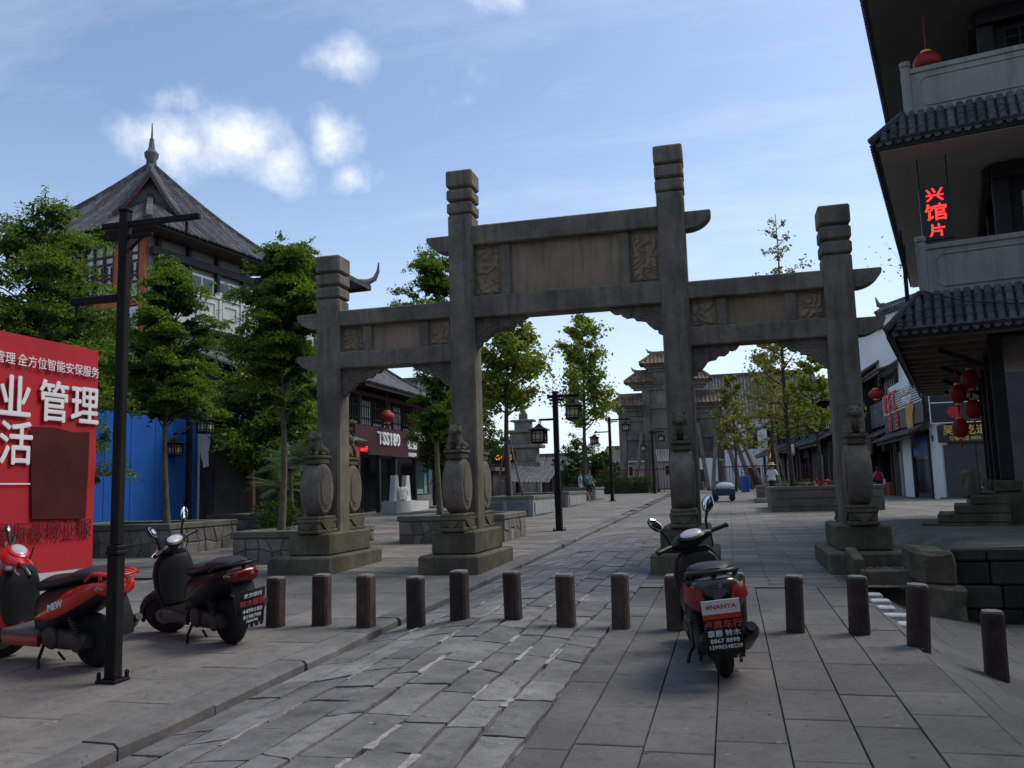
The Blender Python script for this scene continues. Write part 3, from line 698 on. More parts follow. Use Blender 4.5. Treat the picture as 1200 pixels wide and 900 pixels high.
def street_lamp(x, y, label, rot=0, hi=True, lo=True, h=3.72, z=None, la=.55, thick=1.0):
    t = thing('street_lamp', label, 'street lamp', (x,y,gz(x,y) if z is None else z), rot, 'lantern street lamps')
    k = thick
    mb = MB(); mb.box(-.15*k,-.15*k,0,.15*k,.15*k,.025,.004)
    for sx in (-1,1):
        for sy in (-1,1): mb.lathe([(.016,.02),(.016,.07),(.01,.085)],8,(sx*.118*k,sy*.118*k,0))
    mb.build('base_plate', IRON, t)
    mb = MB(); mb.box(-.083*k,-.083*k,.026,.083*k,.083*k,.98,.01); mb.box(-.1*k,-.1*k,.975,.1*k,.1*k,1.01,.008); mb.box(-.09*k,-.09*k,1.012,.09*k,.09*k,1.05,.008)
    mb.box(-.066*k,-.066*k,1.05,.066*k,.066*k,h,.01); mb.box(-.075*k,-.075*k,h,.075*k,.075*k,h+.03,.008); mb.build('post', IRON, t)
    mb = MB(); za = h-.1; mb.box(-.22,-.03*k,za-.05*k,la+.12,.03*k,za+.03*k,.004); mb.box(-.16,-.024*k,za-.13,la*.45,.024*k,za-.13+.055*k,.004); mb.tube([(.05,0,za-.22),(.2,0,za-.1)],.014,6); mb.tube([(la,0,za-.14),(la,0,za-.04)],.012,6); mb.build('upper_arm', IRON, t)
    zb = h-.72; mb = MB(); mb.box(-la*.86,-.025,zb-.035,-.05,.025,zb+.025,.006); mb.tube([(-la*.78,0,zb-.13),(-la*.78,0,zb-.03)],.012,6); mb.build('lower_arm', IRON, t)
    if hi: lantern_parts(t, la*.92, 0, za-.05)
    if lo: lantern_parts(t, -la*.86, 0, zb-.035)
    return t
street_lamp(-4.75,5.93,'tall black lamp post without lanterns between the two scooters on the left',0,False,False,3.78,la=.58,thick=.6)
street_lamp(-4.47,22.7,'black lamp post with two box lanterns on the plaza beyond the arch',R(-4),h=3.7)
street_lamp(-6.0,45,'distant black lamp post before the tiered stone gate',R(-10),h=4.35,la=1.0)
street_lamp(-14.9,21.5,'black lamp post with two lanterns at the end of the blue hoarding',R(-5),h=3.72,la=.62)
street_lamp(-4.9,58,'small far lamp post beside the tiered gate columns',R(-12),h=4.2,la=.7)

# ------------------------------------------------------------------ red billboard, blue hoarding, banner
BRED = mat('billboard_red', (.46,.016,.026), .8, .1, 1.2, .12, 9, streak=.08, dirt=.12)
BGREY = mat('billboard_grey', (.5,.5,.51), .6, .06, 1.5, .1, 9)
bb = thing('billboard', 'red advertising board with large white Chinese characters and a brown patch', 'billboard', (-7.5,7.0,gz(-7.5,7)))
z0 = gz(-7.5,7)
part('frame', mat('board_back',(.2,.2,.2),.7), bb, (-.09,-2.3,.0,-.04,1.93,3.34-z0), (-.14,-2.2,0,-.09,-2.12,3.2-z0), (-.14,1.7,0,-.09,1.78,3.2-z0))
mb = MB(); ny, nz = 30, 20; vs = []
for j in range(nz+1):
    for i in range(ny+1):
        yy = lerp(-2.3,1.94,i/ny); zz = lerp(.72-z0,3.345-z0,j/nz); e = max(0,1-abs(yy-1.94)/.35)
        vs.append((.008*noise.noise(Vector((yy*1.6,zz*1.3,0)))+.012*e*noise.noise(Vector((zz*4,3,yy*3))), yy, zz))
mb.add(vs, [(j*(ny+1)+i, j*(ny+1)+i+1, (j+1)*(ny+1)+i+1, (j+1)*(ny+1)+i) for j in range(nz) for i in range(ny)]); mb.build('red_sheet', BRED, bb, smooth='all', fixn=False)
part('grey_sheet', BGREY, bb, (-.03,-2.3,.03,-.002,1.93,.719-z0))
def bt(body, size, y, z, al='RIGHT', bold=.0, mt=WLET, sx=1, nm='lettering', sp=1): return text(nm, body, size, mt, bb, (.03,y-7.0,z-z0), FX, .004, bold, sx, al, spacing=sp)
bt('全方位智能安保服务', .14, 8.93, 3.05); bt('管理 /', .14, 7.72, 3.05)
[bt(ch_, .5, y_, 2.61, 'CENTER', .008, sx=.95) for ch_, y_ in (('业',7.66),('管',8.22),('理',8.71))]; bt('活', .5, 7.7, 2.11, 'CENTER', .008, sx=.95)
bt('国际级物业服', .235, 8.88, 1.17, mt=mat('board_dark_letter',(.13,.012,.016),.6,.1))
part('white_rule', WLET, bb, (.018,-1.9,1.70-z0,.02,.93,1.715-z0))
DR = mat('board_red_digit',(.45,.03,.035),.6,0)
bt('23', .42, 8.02, .40, mt=DR, bold=.012, nm='digits')
mb = MB(); poly = [(.90,2.335),(1.2,2.35),(1.55,2.31),(1.80,2.33),(1.795,1.8),(1.775,1.295),(1.3,1.31),(.965,1.32),(.93,1.8)]
mb.prism([(y_, z_-z0) for y_, z_ in poly], .022, .028, 'yz'); mb.build('brown_patch', mat('brown_patch',(.075,.02,.018),.95,.2,2,.2,12,spec=.1), bb)
BLUE = mat('hoarding_blue', (.006,.095,.38), .55, .15, 1, .1, 20, streak=.15)
hd = thing('hoarding', 'bright blue metal site hoarding behind the tree planter', 'fence', (-15.5,19,gz(-15.5,19)))
for k in range(9):
    y0 = -5.2+k*1.0; mb = MB()
    mb.prism([(-.03,y0+.01),(.0,y0+.01)]+[(.0 if (q//2)%2 == 0 else .008, y0+.01+.98*(q+.5)/16) for q in range(16)]+[(.0,y0+.99),(-.03,y0+.99)], .06, 3.5, 'xy'); mb.build('panel', BLUE, hd)
part('rail', IRON, hd, (-.09,-5.2,.5,-.035,3.8,.56),(-.09,-5.2,3.0,-.035,3.8,3.06))
part('white_edge', WHITE, hd, (-.02,3.795,.1,.05,3.84,3.5))
bn = thing('banner', 'narrow white cloth banner hanging beside the blue hoarding', 'banner', (-14.62,21.9,gz(-15,22)))
mb = MB(); n = 10; rings = []
for i in range(n+1):
    z_ = lerp(3.5,2.0,i/n); w_ = lerp(.1,.2,min(1,i/4))*(1 if i < 8 else 1-.3*(i-8)); rings.append([(-w_+.03*math.sin(i*.9),0+.03*math.sin(i),z_),(w_*.6+.03*math.sin(i*.7),.04*math.cos(i*1.2),z_+.04),(w_*.6+.03*math.sin(i*.7),.012+.04*math.cos(i*1.2),z_+.04),(-w_+.03*math.sin(i*.9),.012+.03*math.sin(i),z_)])
mb.loft(rings); mb.build('cloth', WHITE, bn, smooth=True); part('pole', IRON, bn, (-.03,.03,0,.0,.06,3.6)); part('poster', mat('dark_poster',(.05,.03,.05),.7,.5,6,0), bn, (-.12,.02,.9,.16,.028,1.9))

# ------------------------------------------------------------------ planters
CRAZY = mat('planter_stone', (.2,.19,.165), .88, .3, 3, .6, 18, piece=.25, dirt=.4)
CAP = mat('planter_cap', (.16,.155,.125), .9, .25, 2, .5, 20, moss=.35, dirt=.4)
def crazy_face(parent, org, u, L, H, nu, nz, nrm):
    """irregular facing stones, each set proud of the wall"""
    gp = {}
    for j in range(nz+1):
        for i in range(nu+1):
            jx = 0 if i in (0,nu) else rnd.uniform(-.3,.3)*L/nu; jz = 0 if j in (0,nz) else rnd.uniform(-.3,.3)*H/nz
            gp[i,j] = (L*i/nu+jx+(.22*L/nu*(j%2) if 0 < i < nu else 0), H*j/nz+jz)
    for j in range(nz):
        for i in range(nu):
            q = [gp[i,j],gp[i+1,j],gp[i+1,j+1],gp[i,j+1]]; cx = sum(p[0] for p in q)/4; cz = sum(p[1] for p in q)/4; d = rnd.uniform(.012,.035)
            sh = lambda p, k: (lerp(cx,p[0],k), lerp(cz,p[1],k))
            ring = lambda k, dd: [Vector(org)+Vector(u)*sh(p,k)[0]+Vector((0,0,sh(p,k)[1]))+Vector(nrm)*dd for p in q]
            mb = MB(); mb.loft([ring(.93,-.01), ring(.92,d*.6), ring(.82,d)]); mb.build('facing_stone', CRAZY, parent)
def planter(x0, y0, x1, y1, h, label, style='crazy', soil=True, cap=.13, group='street planters'):
    t = thing('planter', label, 'planter', (x0,y0,gz((x0+x1)/2,y0)-.02), 0, group); w, d = x1-x0, y1-y0
    part('wall', CAP if style != 'brick' else GREYC, t, (.04,.04,-.1,w-.04,.22,h-cap),(.04,d-.22,-.1,w-.04,d-.04,h-cap),(.04,.22,-.1,.22,d-.22,h-cap),(w-.22,.22,-.1,w-.04,d-.22,h-cap))
    for bx in ((0,0,w,.3),(0,d-.3,w,d),(0,.302,.3,d-.302),(w-.3,.302,w,d-.302)):
        mb = MB(); mb.box(bx[0],bx[1],h-cap,bx[2],bx[3],h,.015); mb.build('coping_stone', CAP, t)
    part('soil', SOIL, t, (.2,.2,.0,w-.2,d-.2,h-.08))
    if style == 'crazy':
        crazy_face(t, (.05,.04,0), (1,0,0), w-.1, h-cap-.01, max(3,int(w/.24)), 2, (0,-1,0))
        crazy_face(t, (w-.04,.05,0), (0,1,0), d-.1, h-cap-.01, max(3,int(d/.3)), 2, (1,0,0))
    elif style == 'brick':
        BR_ = coursed('planter_brick',(.13,.13,.135),.24,.065,.01,(.25,.25,.24),axis='xz',bumps=.4)
        n = max(1,round(w/1.15))
        for k in range(n):
            a = lerp(.18,w-.16,k/n); b = lerp(.18,w-.16,(k+1)/n)
            part('brick_panel', BR_, t, (a+.05,.02,.1,b-.07,.05,h-cap-.1))
        for k in range(n+1):
            a = lerp(.1,w-.1,k/n); part('pilaster', GREYC, t, (a-.07,.0,-.1,a+.07,.05,h-cap))
        part('side_panel', GREYC, t, (w-.045,.25,.1,w-.0,d-.25,h-cap-.1))
    else:
        for k in range(3): mb = MB(); mb.box(.02,.0,-.1+(h-cap+.1)/3*k,w-.02,.06,-.1+(h-cap+.1)/3*(k+1)-.012,.01); mb.build('stone_course', CAP, t)
    return t
planter(-15.3,16.3,-11.75,19.0,.72,'stone faced planter in front of the blue hoarding')
planter(-15.3,22.9,-13.45,25.2,.62,'small stone faced planter beside the lamp with the white banner')
planter(-9.3,14.75,-7.45,17.4,.62,'stone faced planter touching the left gate plinth')
planter(-7.6,19.0,-5.0,21.2,.66,'stone faced planter behind the second gate column')
planter(-9.0,30.2,-6.85,34.2,.78,'grey planter with brick panels round the first ginkgo','brick')
planter(-9.5,38.0,-7.0,43,.72,'long grey planter behind the brick panelled one','brick')
planter(-8.9,46.5,-7.1,50,.75,'grey planter next to the woman with a backpack','brick')
planter(1.3,30.5,4.9,34.5,.85,'dark stone planter holding two thin trees right of the arch','course')
planter(1.15,41,2.7,43.5,.7,'little stone planter behind the man in a straw hat','course')
# ------------------------------------------------------------------ scooters
RUBBER = mat('tyre_rubber', (.018,.018,.018), .85, .25, 6, .3, 60)
PBLACK = mat('black_plastic', (.014,.014,.015), .42, .2, 5, .12, 60, dirt=.2)
GBLACK = mat('gloss_black_paint', (.011,.011,.012), .4, .1, 4, .03, 40, spec=.25, dirt=.2)
GRED = mat('gloss_red_paint', (.62,.018,.014), .28, .1, 3, .03, 40, coat=.5, dirt=.12)
DRED = mat('dark_red_paint', (.26,.012,.012), .3, .1, 3, .03, 40, coat=.4, dirt=.15)
VINYL = mat('seat_vinyl', (.02,.02,.022), .45, .15, 6, .2, 90)
ALU = mat('dull_aluminium', (.32,.32,.33), .42, .2, 6, .15, 60, metal=.8)
ENG = mat('engine_grey', (.075,.073,.07), .6, .3, 8, .3, 60, metal=.5)
CHROME = mat('chrome', (.75,.75,.76), .12, .05, 5, 0, metal=1)
MIRROR = mat('mirror_glass', (.85,.87,.9), .03, 0, 1, 0, metal=1)
LENSR = mat('tail_lens_red', (.12,.004,.004), .15, .2, 20, 0, spec=.6)
LENSC = mat('clear_lens', (.3,.3,.3), .12, .3, 25, 0, spec=.6)
LENSS = mat('smoked_lens', (.05,.045,.045), .12, .3, 25, 0, spec=.6)
LENSO = mat('orange_lens', (.6,.17,.02), .2, .1, 20, 0)
FLOORG = mat('floor_mat_grey', (.11,.11,.112), .7, .2, 5, .2, 60)
DIAL = mat('dial_silver', (.45,.46,.47), .25, .1, 9, 0)
PLATEB = mat('plate_black', (.012,.012,.012), .5, .2, 9, .1, 40)
PLATEW = mat('plate_white', (.75,.74,.74), .4, .05, 9, 0)
def rings_x(secs, n=14, pw=2.6):
    """loft sections along x: (x, zc, half width, half height[, flatten bottom])"""
    out = []
    for q in secs:
        x, zc, hw, hh = q[:4]; r_ = []
        for k in range(n):
            a = 2*PI*k/n; c_, s_ = math.cos(a), math.sin(a)
            r_.append((x, hw*math.copysign(abs(c_)**(2/pw), c_), zc+hh*math.copysign(abs(s_)**(2/pw), s_)))
        out.append(r_)
    return out
def rings_z(secs, n=14, pw=2.6):
    out = []
    for z, xc, lx, hw in secs:
        r_ = []
        for k in range(n):
            a = 2*PI*k/n; c_, s_ = math.cos(a), math.sin(a)
            r_.append((xc+lx*math.copysign(abs(c_)**(2/pw), c_), hw*math.copysign(abs(s_)**(2/pw), s_), z))
        out.append(r_)
    return out
def scooter(label, loc, heading, lean, steer, P, sc=1.0, mirror_yaw=0):
    t = thing('scooter', label, 'scooter', loc, 0, 'parked motor scooters')
    t.rotation_mode = 'QUATERNION'
    t.rotation_quaternion = (Matrix.Rotation(heading,3,'Z') @ Matrix.Rotation(-lean,3,'X')).to_quaternion(); t.scale = (sc,sc*P.get('wide',1.1),sc)
    SP = Matrix.Translation((1.0,0,.62)) @ Matrix.Rotation(R(-24),4,'Y') @ Matrix.Rotation(steer,4,'Z') @ Matrix.Rotation(R(24),4,'Y') @ Matrix.Translation((-1.0,0,-.62))
    def B(mb, nm, mt, parent=t, sm=45): return mb.build(nm, mt, parent, smooth=sm)
    def wheel(x, M=None):
        mb = MB(); mb.lathe([(.13,-.05),(.175,-.058),(.212,-.045),(.23,-.02),(.233,0),(.23,.02),(.212,.045),(.175,.058),(.13,.05)],28,(x,0,.23),'y')
        if M: mb.xf(M)
        w = B(mb,'tyre',RUBBER); mb = MB()
        mb.lathe([(.128,-.043),(.128,.043),(.112,.04),(.112,-.04),(.128,-.043)],24,(x,0,.23),'y',cap=False); mb.lathe([(.03,-.06),(.035,-.05),(.035,.05),(.03,.06)],14,(x,0,.23),'y')
        for k in range(5):
            a = 2*PI*k/5+.3; mb.bar((x,0,.23),(x+.118*math.cos(a),0,.23+.118*math.sin(a)),.035,.03)
        if M: mb.xf(M)
        B(mb,'rim',P['rim'],w); return w
    wheel(0); fw = wheel(1.22, SP)
    mb = MB(); mb.lathe([(.085,.0),(.085,.012)],18,(1.22,.052,.21),'y'); mb.xf(SP); B(mb,'brake_disc',ALU,fw)
    mb = MB()                                                    # front fork and fender
    for s_ in (-1,1): mb.tube([(1.22,s_*.075,.21),(1.13,s_*.075,.42),(1.06,s_*.06,.58)],[.022,.024,.026],10)
    mb.xf(SP); B(mb,'fork',ENG)
    mb = MB(); rr = []
    for k in range(9):
        a = R(-8+k*20); r_ = .265; hw = .075-.02*abs(k-4)/4
        rr.append([(1.22+(r_+d)*math.cos(a), y_, .21+(r_+d)*math.sin(a)) for y_, d in ((-hw,-.05),(-hw*.9,.0),(-hw*.4,.018),(hw*.4,.018),(hw*.9,0),(hw,-.05),(hw*.8,-.03),(0,.0),(-hw*.8,-.03))])
    mb.loft(rr); mb.xf(SP); B(mb,'front_fender',P['fender'])
    # engine, swing arm, shock
    mb = MB(); mb.loft(rings_x([(-.06,.235,.05,.05),(.02,.25,.06,.075),(.2,.25,.06,.085),(.34,.27,.07,.1),(.42,.28,.06,.09)],14)); mb.v = [(v[0],v[1]+.1,v[2]) for v in mb.v]
    for k in range(6): mb.lathe([(.1,.155),(.1,.163)],16,(.33,0,.275),'y') if k == 0 else mb.box(.27+k*.035,-.09,.2,.285+k*.035,.13,.37,.004)
    mb.lathe([(.095,.1),(.09,.175),(.06,.185)],18,(.33,0,.275),'y'); mb.lathe([(.075,.1),(.07,.165),(.04,.17)],18,(.02,0,.235),'y'); B(mb,'engine',ENG)
    mb = MB(); mb.tube([(.0,.13,.25),(.1,.13,.42),(.14,.12,.52)],[.018,.018,.018],8)
    for k in range(9): mb.lathe([(.032,0),(.032,.01)],12,(.02+.012*k,.13,.28+.024*k))
    B(mb,'shock_absorber',ENG)
    mb = MB(); mb.tube([(.36,-.08,.2),(.25,-.13,.16),(.12,-.16,.18)],.022,10); mb.tube([(.16,-.165,.18),(.12,-.17,.2),(-.18,-.185,.335),(-.24,-.187,.36)],[.035,.06,.068,.05],14); mb.tube([(-.23,-.187,.356),(-.29,-.19,.385)],[.03,.03],12); muf = B(mb,'exhaust',P.get('muf',PBLACK))
    mb = MB(); mb.tube([(-.285,-.19,.383),(-.3,-.19,.389)],[.032,.032],14); B(mb,'exhaust_tip',CHROME if P.get('tip') else ENG,muf)
    # rear body, seat, floor, shield
    mb = MB(); mb.loft(rings_x([(.60,.40,.10,.13),(.55,.43,.15,.21),(.42,.47,.18,.22),(.25,.53,.2,.18),(.05,.59,.205,.15),(-.15,.65,.185,.115),(-.28,.695,.14,.08),(-.34,.715,.09,.05)],16)); body = B(mb,'body',P['body'])
    for s_ in (-1,1):                                            # sweeping side panel
        mb = MB(); q = [(.50,.44,.018),(.38,.475,.05),(.22,.53,.075),(.05,.60,.085),(-.12,.665,.075),(-.26,.71,.045),(-.33,.725,.015)]
        hwx = lambda x: np.interp(x,[-.34,-.28,-.15,.05,.25,.42,.55],[.09,.14,.185,.205,.2,.18,.15])
        rr = []
        for x, zc, hh in q:
            h_ = float(hwx(x)); rr.append([(x,s_*(h_*.97),zc-hh),(x,s_*(h_+.012),zc-hh*.5),(x,s_*(h_+.016),zc),(x,s_*(h_+.01),zc+hh*.6),(x,s_*(h_*.9),zc+hh),(x,s_*(h_*.8),zc)])
        mb.loft(rr); pn = B(mb,'side_panel',P['panel'],body)
        if P.get('decal') and s_ > 0: text('lettering',P['decal'],.075,WLET,pn,(.17,.221,.565),(PI/2,R(-16),PI),.002,.004,1.1,shear=.2)
    mb = MB(); mb.loft(rings_x([(.61,.66,.06,.03),(.57,.69,.10,.05),(.45,.72,.135,.06),(.3,.735,.15,.055),(.16,.755,.15,.055),(.06,.785,.155,.06),(-.08,.80,.15,.055),(-.2,.80,.12,.045),(-.26,.79,.08,.03)],16,2.4)); B(mb,'seat',VINYL,t,60)
    mb = MB(); mb.box(.48,-.185,.235,.97,.185,.335,.02); mb.loft(rings_x([(.45,.23,.1,.05),(.7,.22,.13,.05),(.95,.25,.12,.05)],12)); B(mb,'floorboard',P['floor'])
    for s_ in (-1,1):
        mb = MB(); mb.loft([[(x,s_*(y_),z_) for y_, z_ in ((.165,.19),(.19,.2),(.195,.27),(.175,.30),(.155,.25))] for x in (.46,.7,.93)])
        B(mb,'side_skirt',P['skirt'])
    mb = MB(); mb.loft(rings_z([(.24,.93,.04,.13),(.34,.99,.065,.165),(.5,1.03,.085,.195),(.66,1.035,.085,.205),(.78,1.015,.07,.185),(.87,.985,.05,.13),(.9,.97,.035,.09)],16)); sh_ = B(mb,'leg_shield',P['shield'])
    mb = MB(); mb.loft(rings_z([(.36,.952,.05,.15),(.5,.965,.055,.175),(.68,.965,.06,.18),(.8,.95,.05,.15),(.85,.945,.03,.1)],14)); B(mb,'inner_panel',PBLACK,sh_)
    mb = MB(); mb.loft(rings_z([(.42,1.075,.03,.06),(.55,1.115,.04,.075),(.7,1.115,.035,.085),(.8,1.075,.02,.06)],12)); B(mb,'nose_trim',P['trim'],sh_)
    # steering head
    mb = MB(); rr = []
    for y_, lx, lz, dx in ((-.19,.03,.028,-.03),(-.15,.055,.045,-.015),(-.08,.085,.07,.01),(0,.1,.08,.02),(.08,.085,.07,.01),(.15,.055,.045,-.015),(.19,.03,.028,-.03)):
        rr.append([(.945+dx+lx*math.cos(2*PI*k/14), y_, .965+lz*math.sin(2*PI*k/14)+.1*lx*math.cos(2*PI*k/14)*-1) for k in range(14)])
    mb.loft(rr); mb.loft(rings_z([(.86,.965,.045,.06),(.95,.955,.06,.09)],12)); mb.xf(SP); head = B(mb,'handlebar_cover',P['head'])
    mb = MB(); mb.ell((1.02,0,.955),(.055,.1,.055),14,8); mb.xf(SP); B(mb,'headlight',LENSC,head)
    for s_ in (-1,1):
        mb = MB(); mb.ell((.985,s_*.135,.955),(.045,.045,.025),10,6); mb.xf(SP); B(mb,'indicator',P.get('ind',LENSC),head)
    mb = MB(); D = Matrix.Translation((.88,0,1.022)) @ Matrix.Rotation(R(-28),4,'Y'); mb.ell((0,0,0),(.062,.1,.02),16,6,mtx=D); mb.xf(SP); B(mb,'dashboard',DIAL,head)
    mb = MB(); D2 = Matrix.Translation((.885,0,1.012)) @ Matrix.Rotation(R(-28),4,'Y'); mb.ell((0,0,0),(.082,.125,.022),16,6,mtx=D2); mb.xf(SP); B(mb,'dashboard_rim',P['head'],head)
    for s_ in (-1,1):
        mb = MB(); mb.tube([(.92,s_*.17,.97),(.9,s_*.24,.975),(.875,s_*.335,.975)],[.02,.019,.019],10); mb.lathe([(.023,0),(.023,.015)],10,(.873,s_*.34,.975),'y'); mb.xf(SP); B(mb,'grip',PBLACK,head)
        mb = MB(); mb.tube([(.955,s_*.19,.97),(.965,s_*.25,.965),(.945,s_*.32,.955)],[.009,.008,.009],6); mb.xf(SP); B(mb,'brake_lever',ALU,head)
        mb = MB(); st = [(.925,s_*.185,.99),(.92,s_*.2,1.07),(.9,s_*.235,1.15),(.895,s_*.25,1.17)]; mz = P.get('lowm')
        if mz: st = [(.925,s_*.185,.99),(.92,s_*.24,1.03),(.91,s_*.33,1.035),(.905,s_*.38,1.03)]
        mb.tube(st,[.011,.011,.012,.01],8)
        MM = Matrix.Translation((.9,s_*.265,1.20)) @ Matrix.Rotation(s_*R(12),4,'Z') @ Matrix.Rotation(R(8),4,'Y') @ Matrix.Rotation(s_*R(-35),4,'X')
        if mz: MM = Matrix.Translation((.9,s_*.42,1.02)) @ Matrix.Rotation(s_*R(12),4,'Z') @ Matrix.Rotation(s_*R(-98),4,'X')
        mb.ell((0,0,0),(.022,.05,.078),14,8,mtx=MM); mb.xf(SP); mi_ = B(mb,'mirror',PBLACK,head)
        mb = MB(); mb.ell((-.0125,0,0),(.0125,.045,.072),16,8,mtx=MM); mb.xf(SP); B(mb,'mirror_glass',MIRROR,mi_)
    # tail
    tl = P['tail']
    mb = MB(); mb.loft(rings_x([(-.285,.695,.168,.07),(-.32,.695,.155,.078),(-.37,.69,.11,.065),(-.39,.685,.06,.045)],16)); tail = B(mb,'tail_light',tl)
    for s_ in (-1,1):
        mb = MB(); mb.ell((-.27,s_*.132,.70),(.07,.035,.03),12,6); B(mb,'rear_indicator',P.get('rind',LENSC),tail)
    if P.get('vpanel'):
        for s_ in (-1,1):
            mb = MB(); mb.loft([[(-.18,s_*.2,.74),(-.2,s_*.215,.6),(-.16,s_*.17,.55)],[(-.3,s_*.18,.715),(-.32,s_*.19,.6),(-.3,s_*.14,.53)],[(-.385,s_*.1,.69),(-.392,s_*.105,.61),(-.37,s_*.07,.53)]]); B(mb,'tail_panel',P['vpanel'],tail)
        mb = MB(); mb.prism([(-.07,.685),(.07,.685),(.0,.585)],-.392,-.36,'yz'); B(mb,'tail_badge',ENG,tail)
    mb = MB()
    if P['rack'] == 'slats':
        for k in range(4): mb.bar((-.12,-.09+.06*k,.83),(-.44,-.075+.05*k,.80),.028,.016,.004)
        mb.bar((-.44,-.1,.80),(-.44,.1,.80),.03,.018,.004); mb.bar((-.2,-.12,.825),(-.2,.12,.825),.03,.016,.004)
        for s_ in (-1,1): mb.tube([(-.1,s_*.13,.76),(-.2,s_*.135,.82),(-.38,s_*.12,.81),(-.45,s_*.08,.8)],.015,8); mb.tube([(-.25,s_*.11,.7),(-.27,s_*.12,.81)],.014,8)
    else:
        q = [(-.02,.165,.74),(-.15,.168,.785),(-.28,.145,.80),(-.36,.08,.802),(-.375,0,.802)]; q = q+[(x,-y_,z) for x,y_,z in reversed(q[:-1])]
        mb.tube(q,[.018]*len(q),10); mb.tube([(-.3,0,.70),(-.34,0,.80)],.02,8)
    B(mb,'rear_rack',P['rackm'])
    mb = MB(); mb.loft([[(-.27+dx,y_,.64+dz) for y_ in (-w_,w_)]+[(-.25+dx,y_,.63+dz) for y_ in (w_,-w_)] for dx,dz,w_ in ((0,0,.1),(-.04,-.1,.1),(-.065,-.22,.11),(-.06,-.36,.11))]); mud = B(mb,'mudguard',PBLACK)
    if not P['plate']: plate_on = False
    else: plate_on = True
    # hanging plate
    M = Matrix.Translation((-.405,0,.39)) @ Matrix.Scale(1.16,4) @ Matrix.Rotation(R(-14),4,'Y')
    mb = MB(); mb.box(-.004,-.105,-.15,.004,.105,.15,.002); mb.xf(M); pl = B(mb,'plate',PLATEB,mud) if plate_on else None
    for body_, z_, sz, m_, bo in P['plate']:
        x_ = text('lettering',body_,sz,m_,pl,M @ Vector((-.0065,0,z_)),(0,0,0),.0012,bo)
        x_.rotation_euler = ((Matrix.Rotation(R(-14),3,'Y') @ Euler((PI/2,0,-PI/2)).to_matrix())).to_euler()
    if P.get('card'):
        mb = MB(); mb.box(-.009,-.105,.085,-.004,.105,.205,.001,0); mb.box(-.0095,-.105,.085,-.0042,.105,.118,.0,1); mb.xf(M); cd = mb.build('sales_card',[PLATEW,GRED],pl)
        x_ = text('lettering',P['card'],.048,GRED,cd,M @ Vector((-.0105,0,.162)),(0,0,0),.0008,.0012)
        x_.rotation_euler = ((Matrix.Rotation(R(-14),3,'Y') @ Euler((PI/2,0,-PI/2)).to_matrix())).to_euler()
    mb = MB()
    for k in range(5): mb.box(-.003,-.1+.042*k,-.175,.003,-.075+.042*k,-.148)
    mb.xf(M)
    if plate_on: B(mb,'plate_fringe',PLATEB,pl)
    mb = MB(); mb.tube([(.48,.12,.2),(.44,.2,.1),(.40,.235,.0)],[.014,.013,.013],8); mb.tube([(.40,.235,.004),(.36,.26,.004)],[.014,.012],8); B(mb,'side_stand',IRON)
    mb = MB(); mb.tube([(.3,-.12,.16),(.2,-.14,.07),(.14,-.13,.06)],[.012]*3,6); mb.tube([(.3,.12,.14),(.2,.14,.09)],[.012]*2,6); B(mb,'centre_stand',IRON)
    for s_ in (-1,1): mb = MB(); mb.tube([(.93,s_*.13,1.0),(1.0,s_*.14,.9),(1.02,s_*.09,.8)],.006,6); B(mb,'cable',PBLACK)
    return t
WH = WLET; RDL = mat('plate_red_letter',(.6,.07,.08),.5,0)
plateA = [('卢勇车行',.045,.062,RDL,.0018),('豪爵 铃木',-.012,.05,WH,.0012),('8867 8898',-.058,.044,WH,.001),('13990348229',-.098,.04,WH,.001)]
plateB = [('东方摩托',.1,.045,WH,.0012),('铃木豪爵',.035,.062,RDL,.002),('4499180',-.03,.055,WH,.0014),('8198798',-.08,.05,WH,.0012),('7889798',-.12,.034,WH,.001)]
black = dict(rim=ENG,fender=PBLACK,body=GBLACK,panel=GBLACK,floor=PBLACK,skirt=PBLACK,shield=GBLACK,trim=PBLACK,head=GBLACK,tail=LENSR,rack='rail',rackm=GBLACK,plate=plateB,ind=LENSO,muf=PBLACK,tip=1)
redp = dict(rim=ENG,fender=GRED,body=PBLACK,panel=GRED,floor=FLOORG,skirt=DRED,shield=GRED,trim=PBLACK,head=GRED,tail=GRED,rack='slats',rackm=GRED,plate=[],lowm=1,decal='NEW',ind=LENSC)
rear = dict(rim=ENG,fender=GBLACK,body=PBLACK,panel=GBLACK,floor=PBLACK,skirt=PBLACK,shield=GBLACK,trim=PBLACK,head=GBLACK,tail=LENSS,vpanel=DRED,rack='rail',rackm=PBLACK,plate=plateA,card='≡NANYA',ind=LENSC,muf=PBLACK)
sA = scooter('black scooter with a red tail light and advertising plate leaning on its side stand', (-4.66,7.46,gz(-4.6,7.4)), math.atan2(.50,-1.0), R(7), R(32), black, .97)
sB = scooter('glossy red scooter with a black seat parked before the red billboard', (-5.31,6.43,gz(-5.3,6.3)), math.atan2(.2,-1.0), R(6), R(68), redp, .99)
sC = scooter('black scooter with dark red tail panels and a white and red card above its plate', (-.11,6.66,gz(0,6.6)), R(97), R(6), R(32), rear, .97)
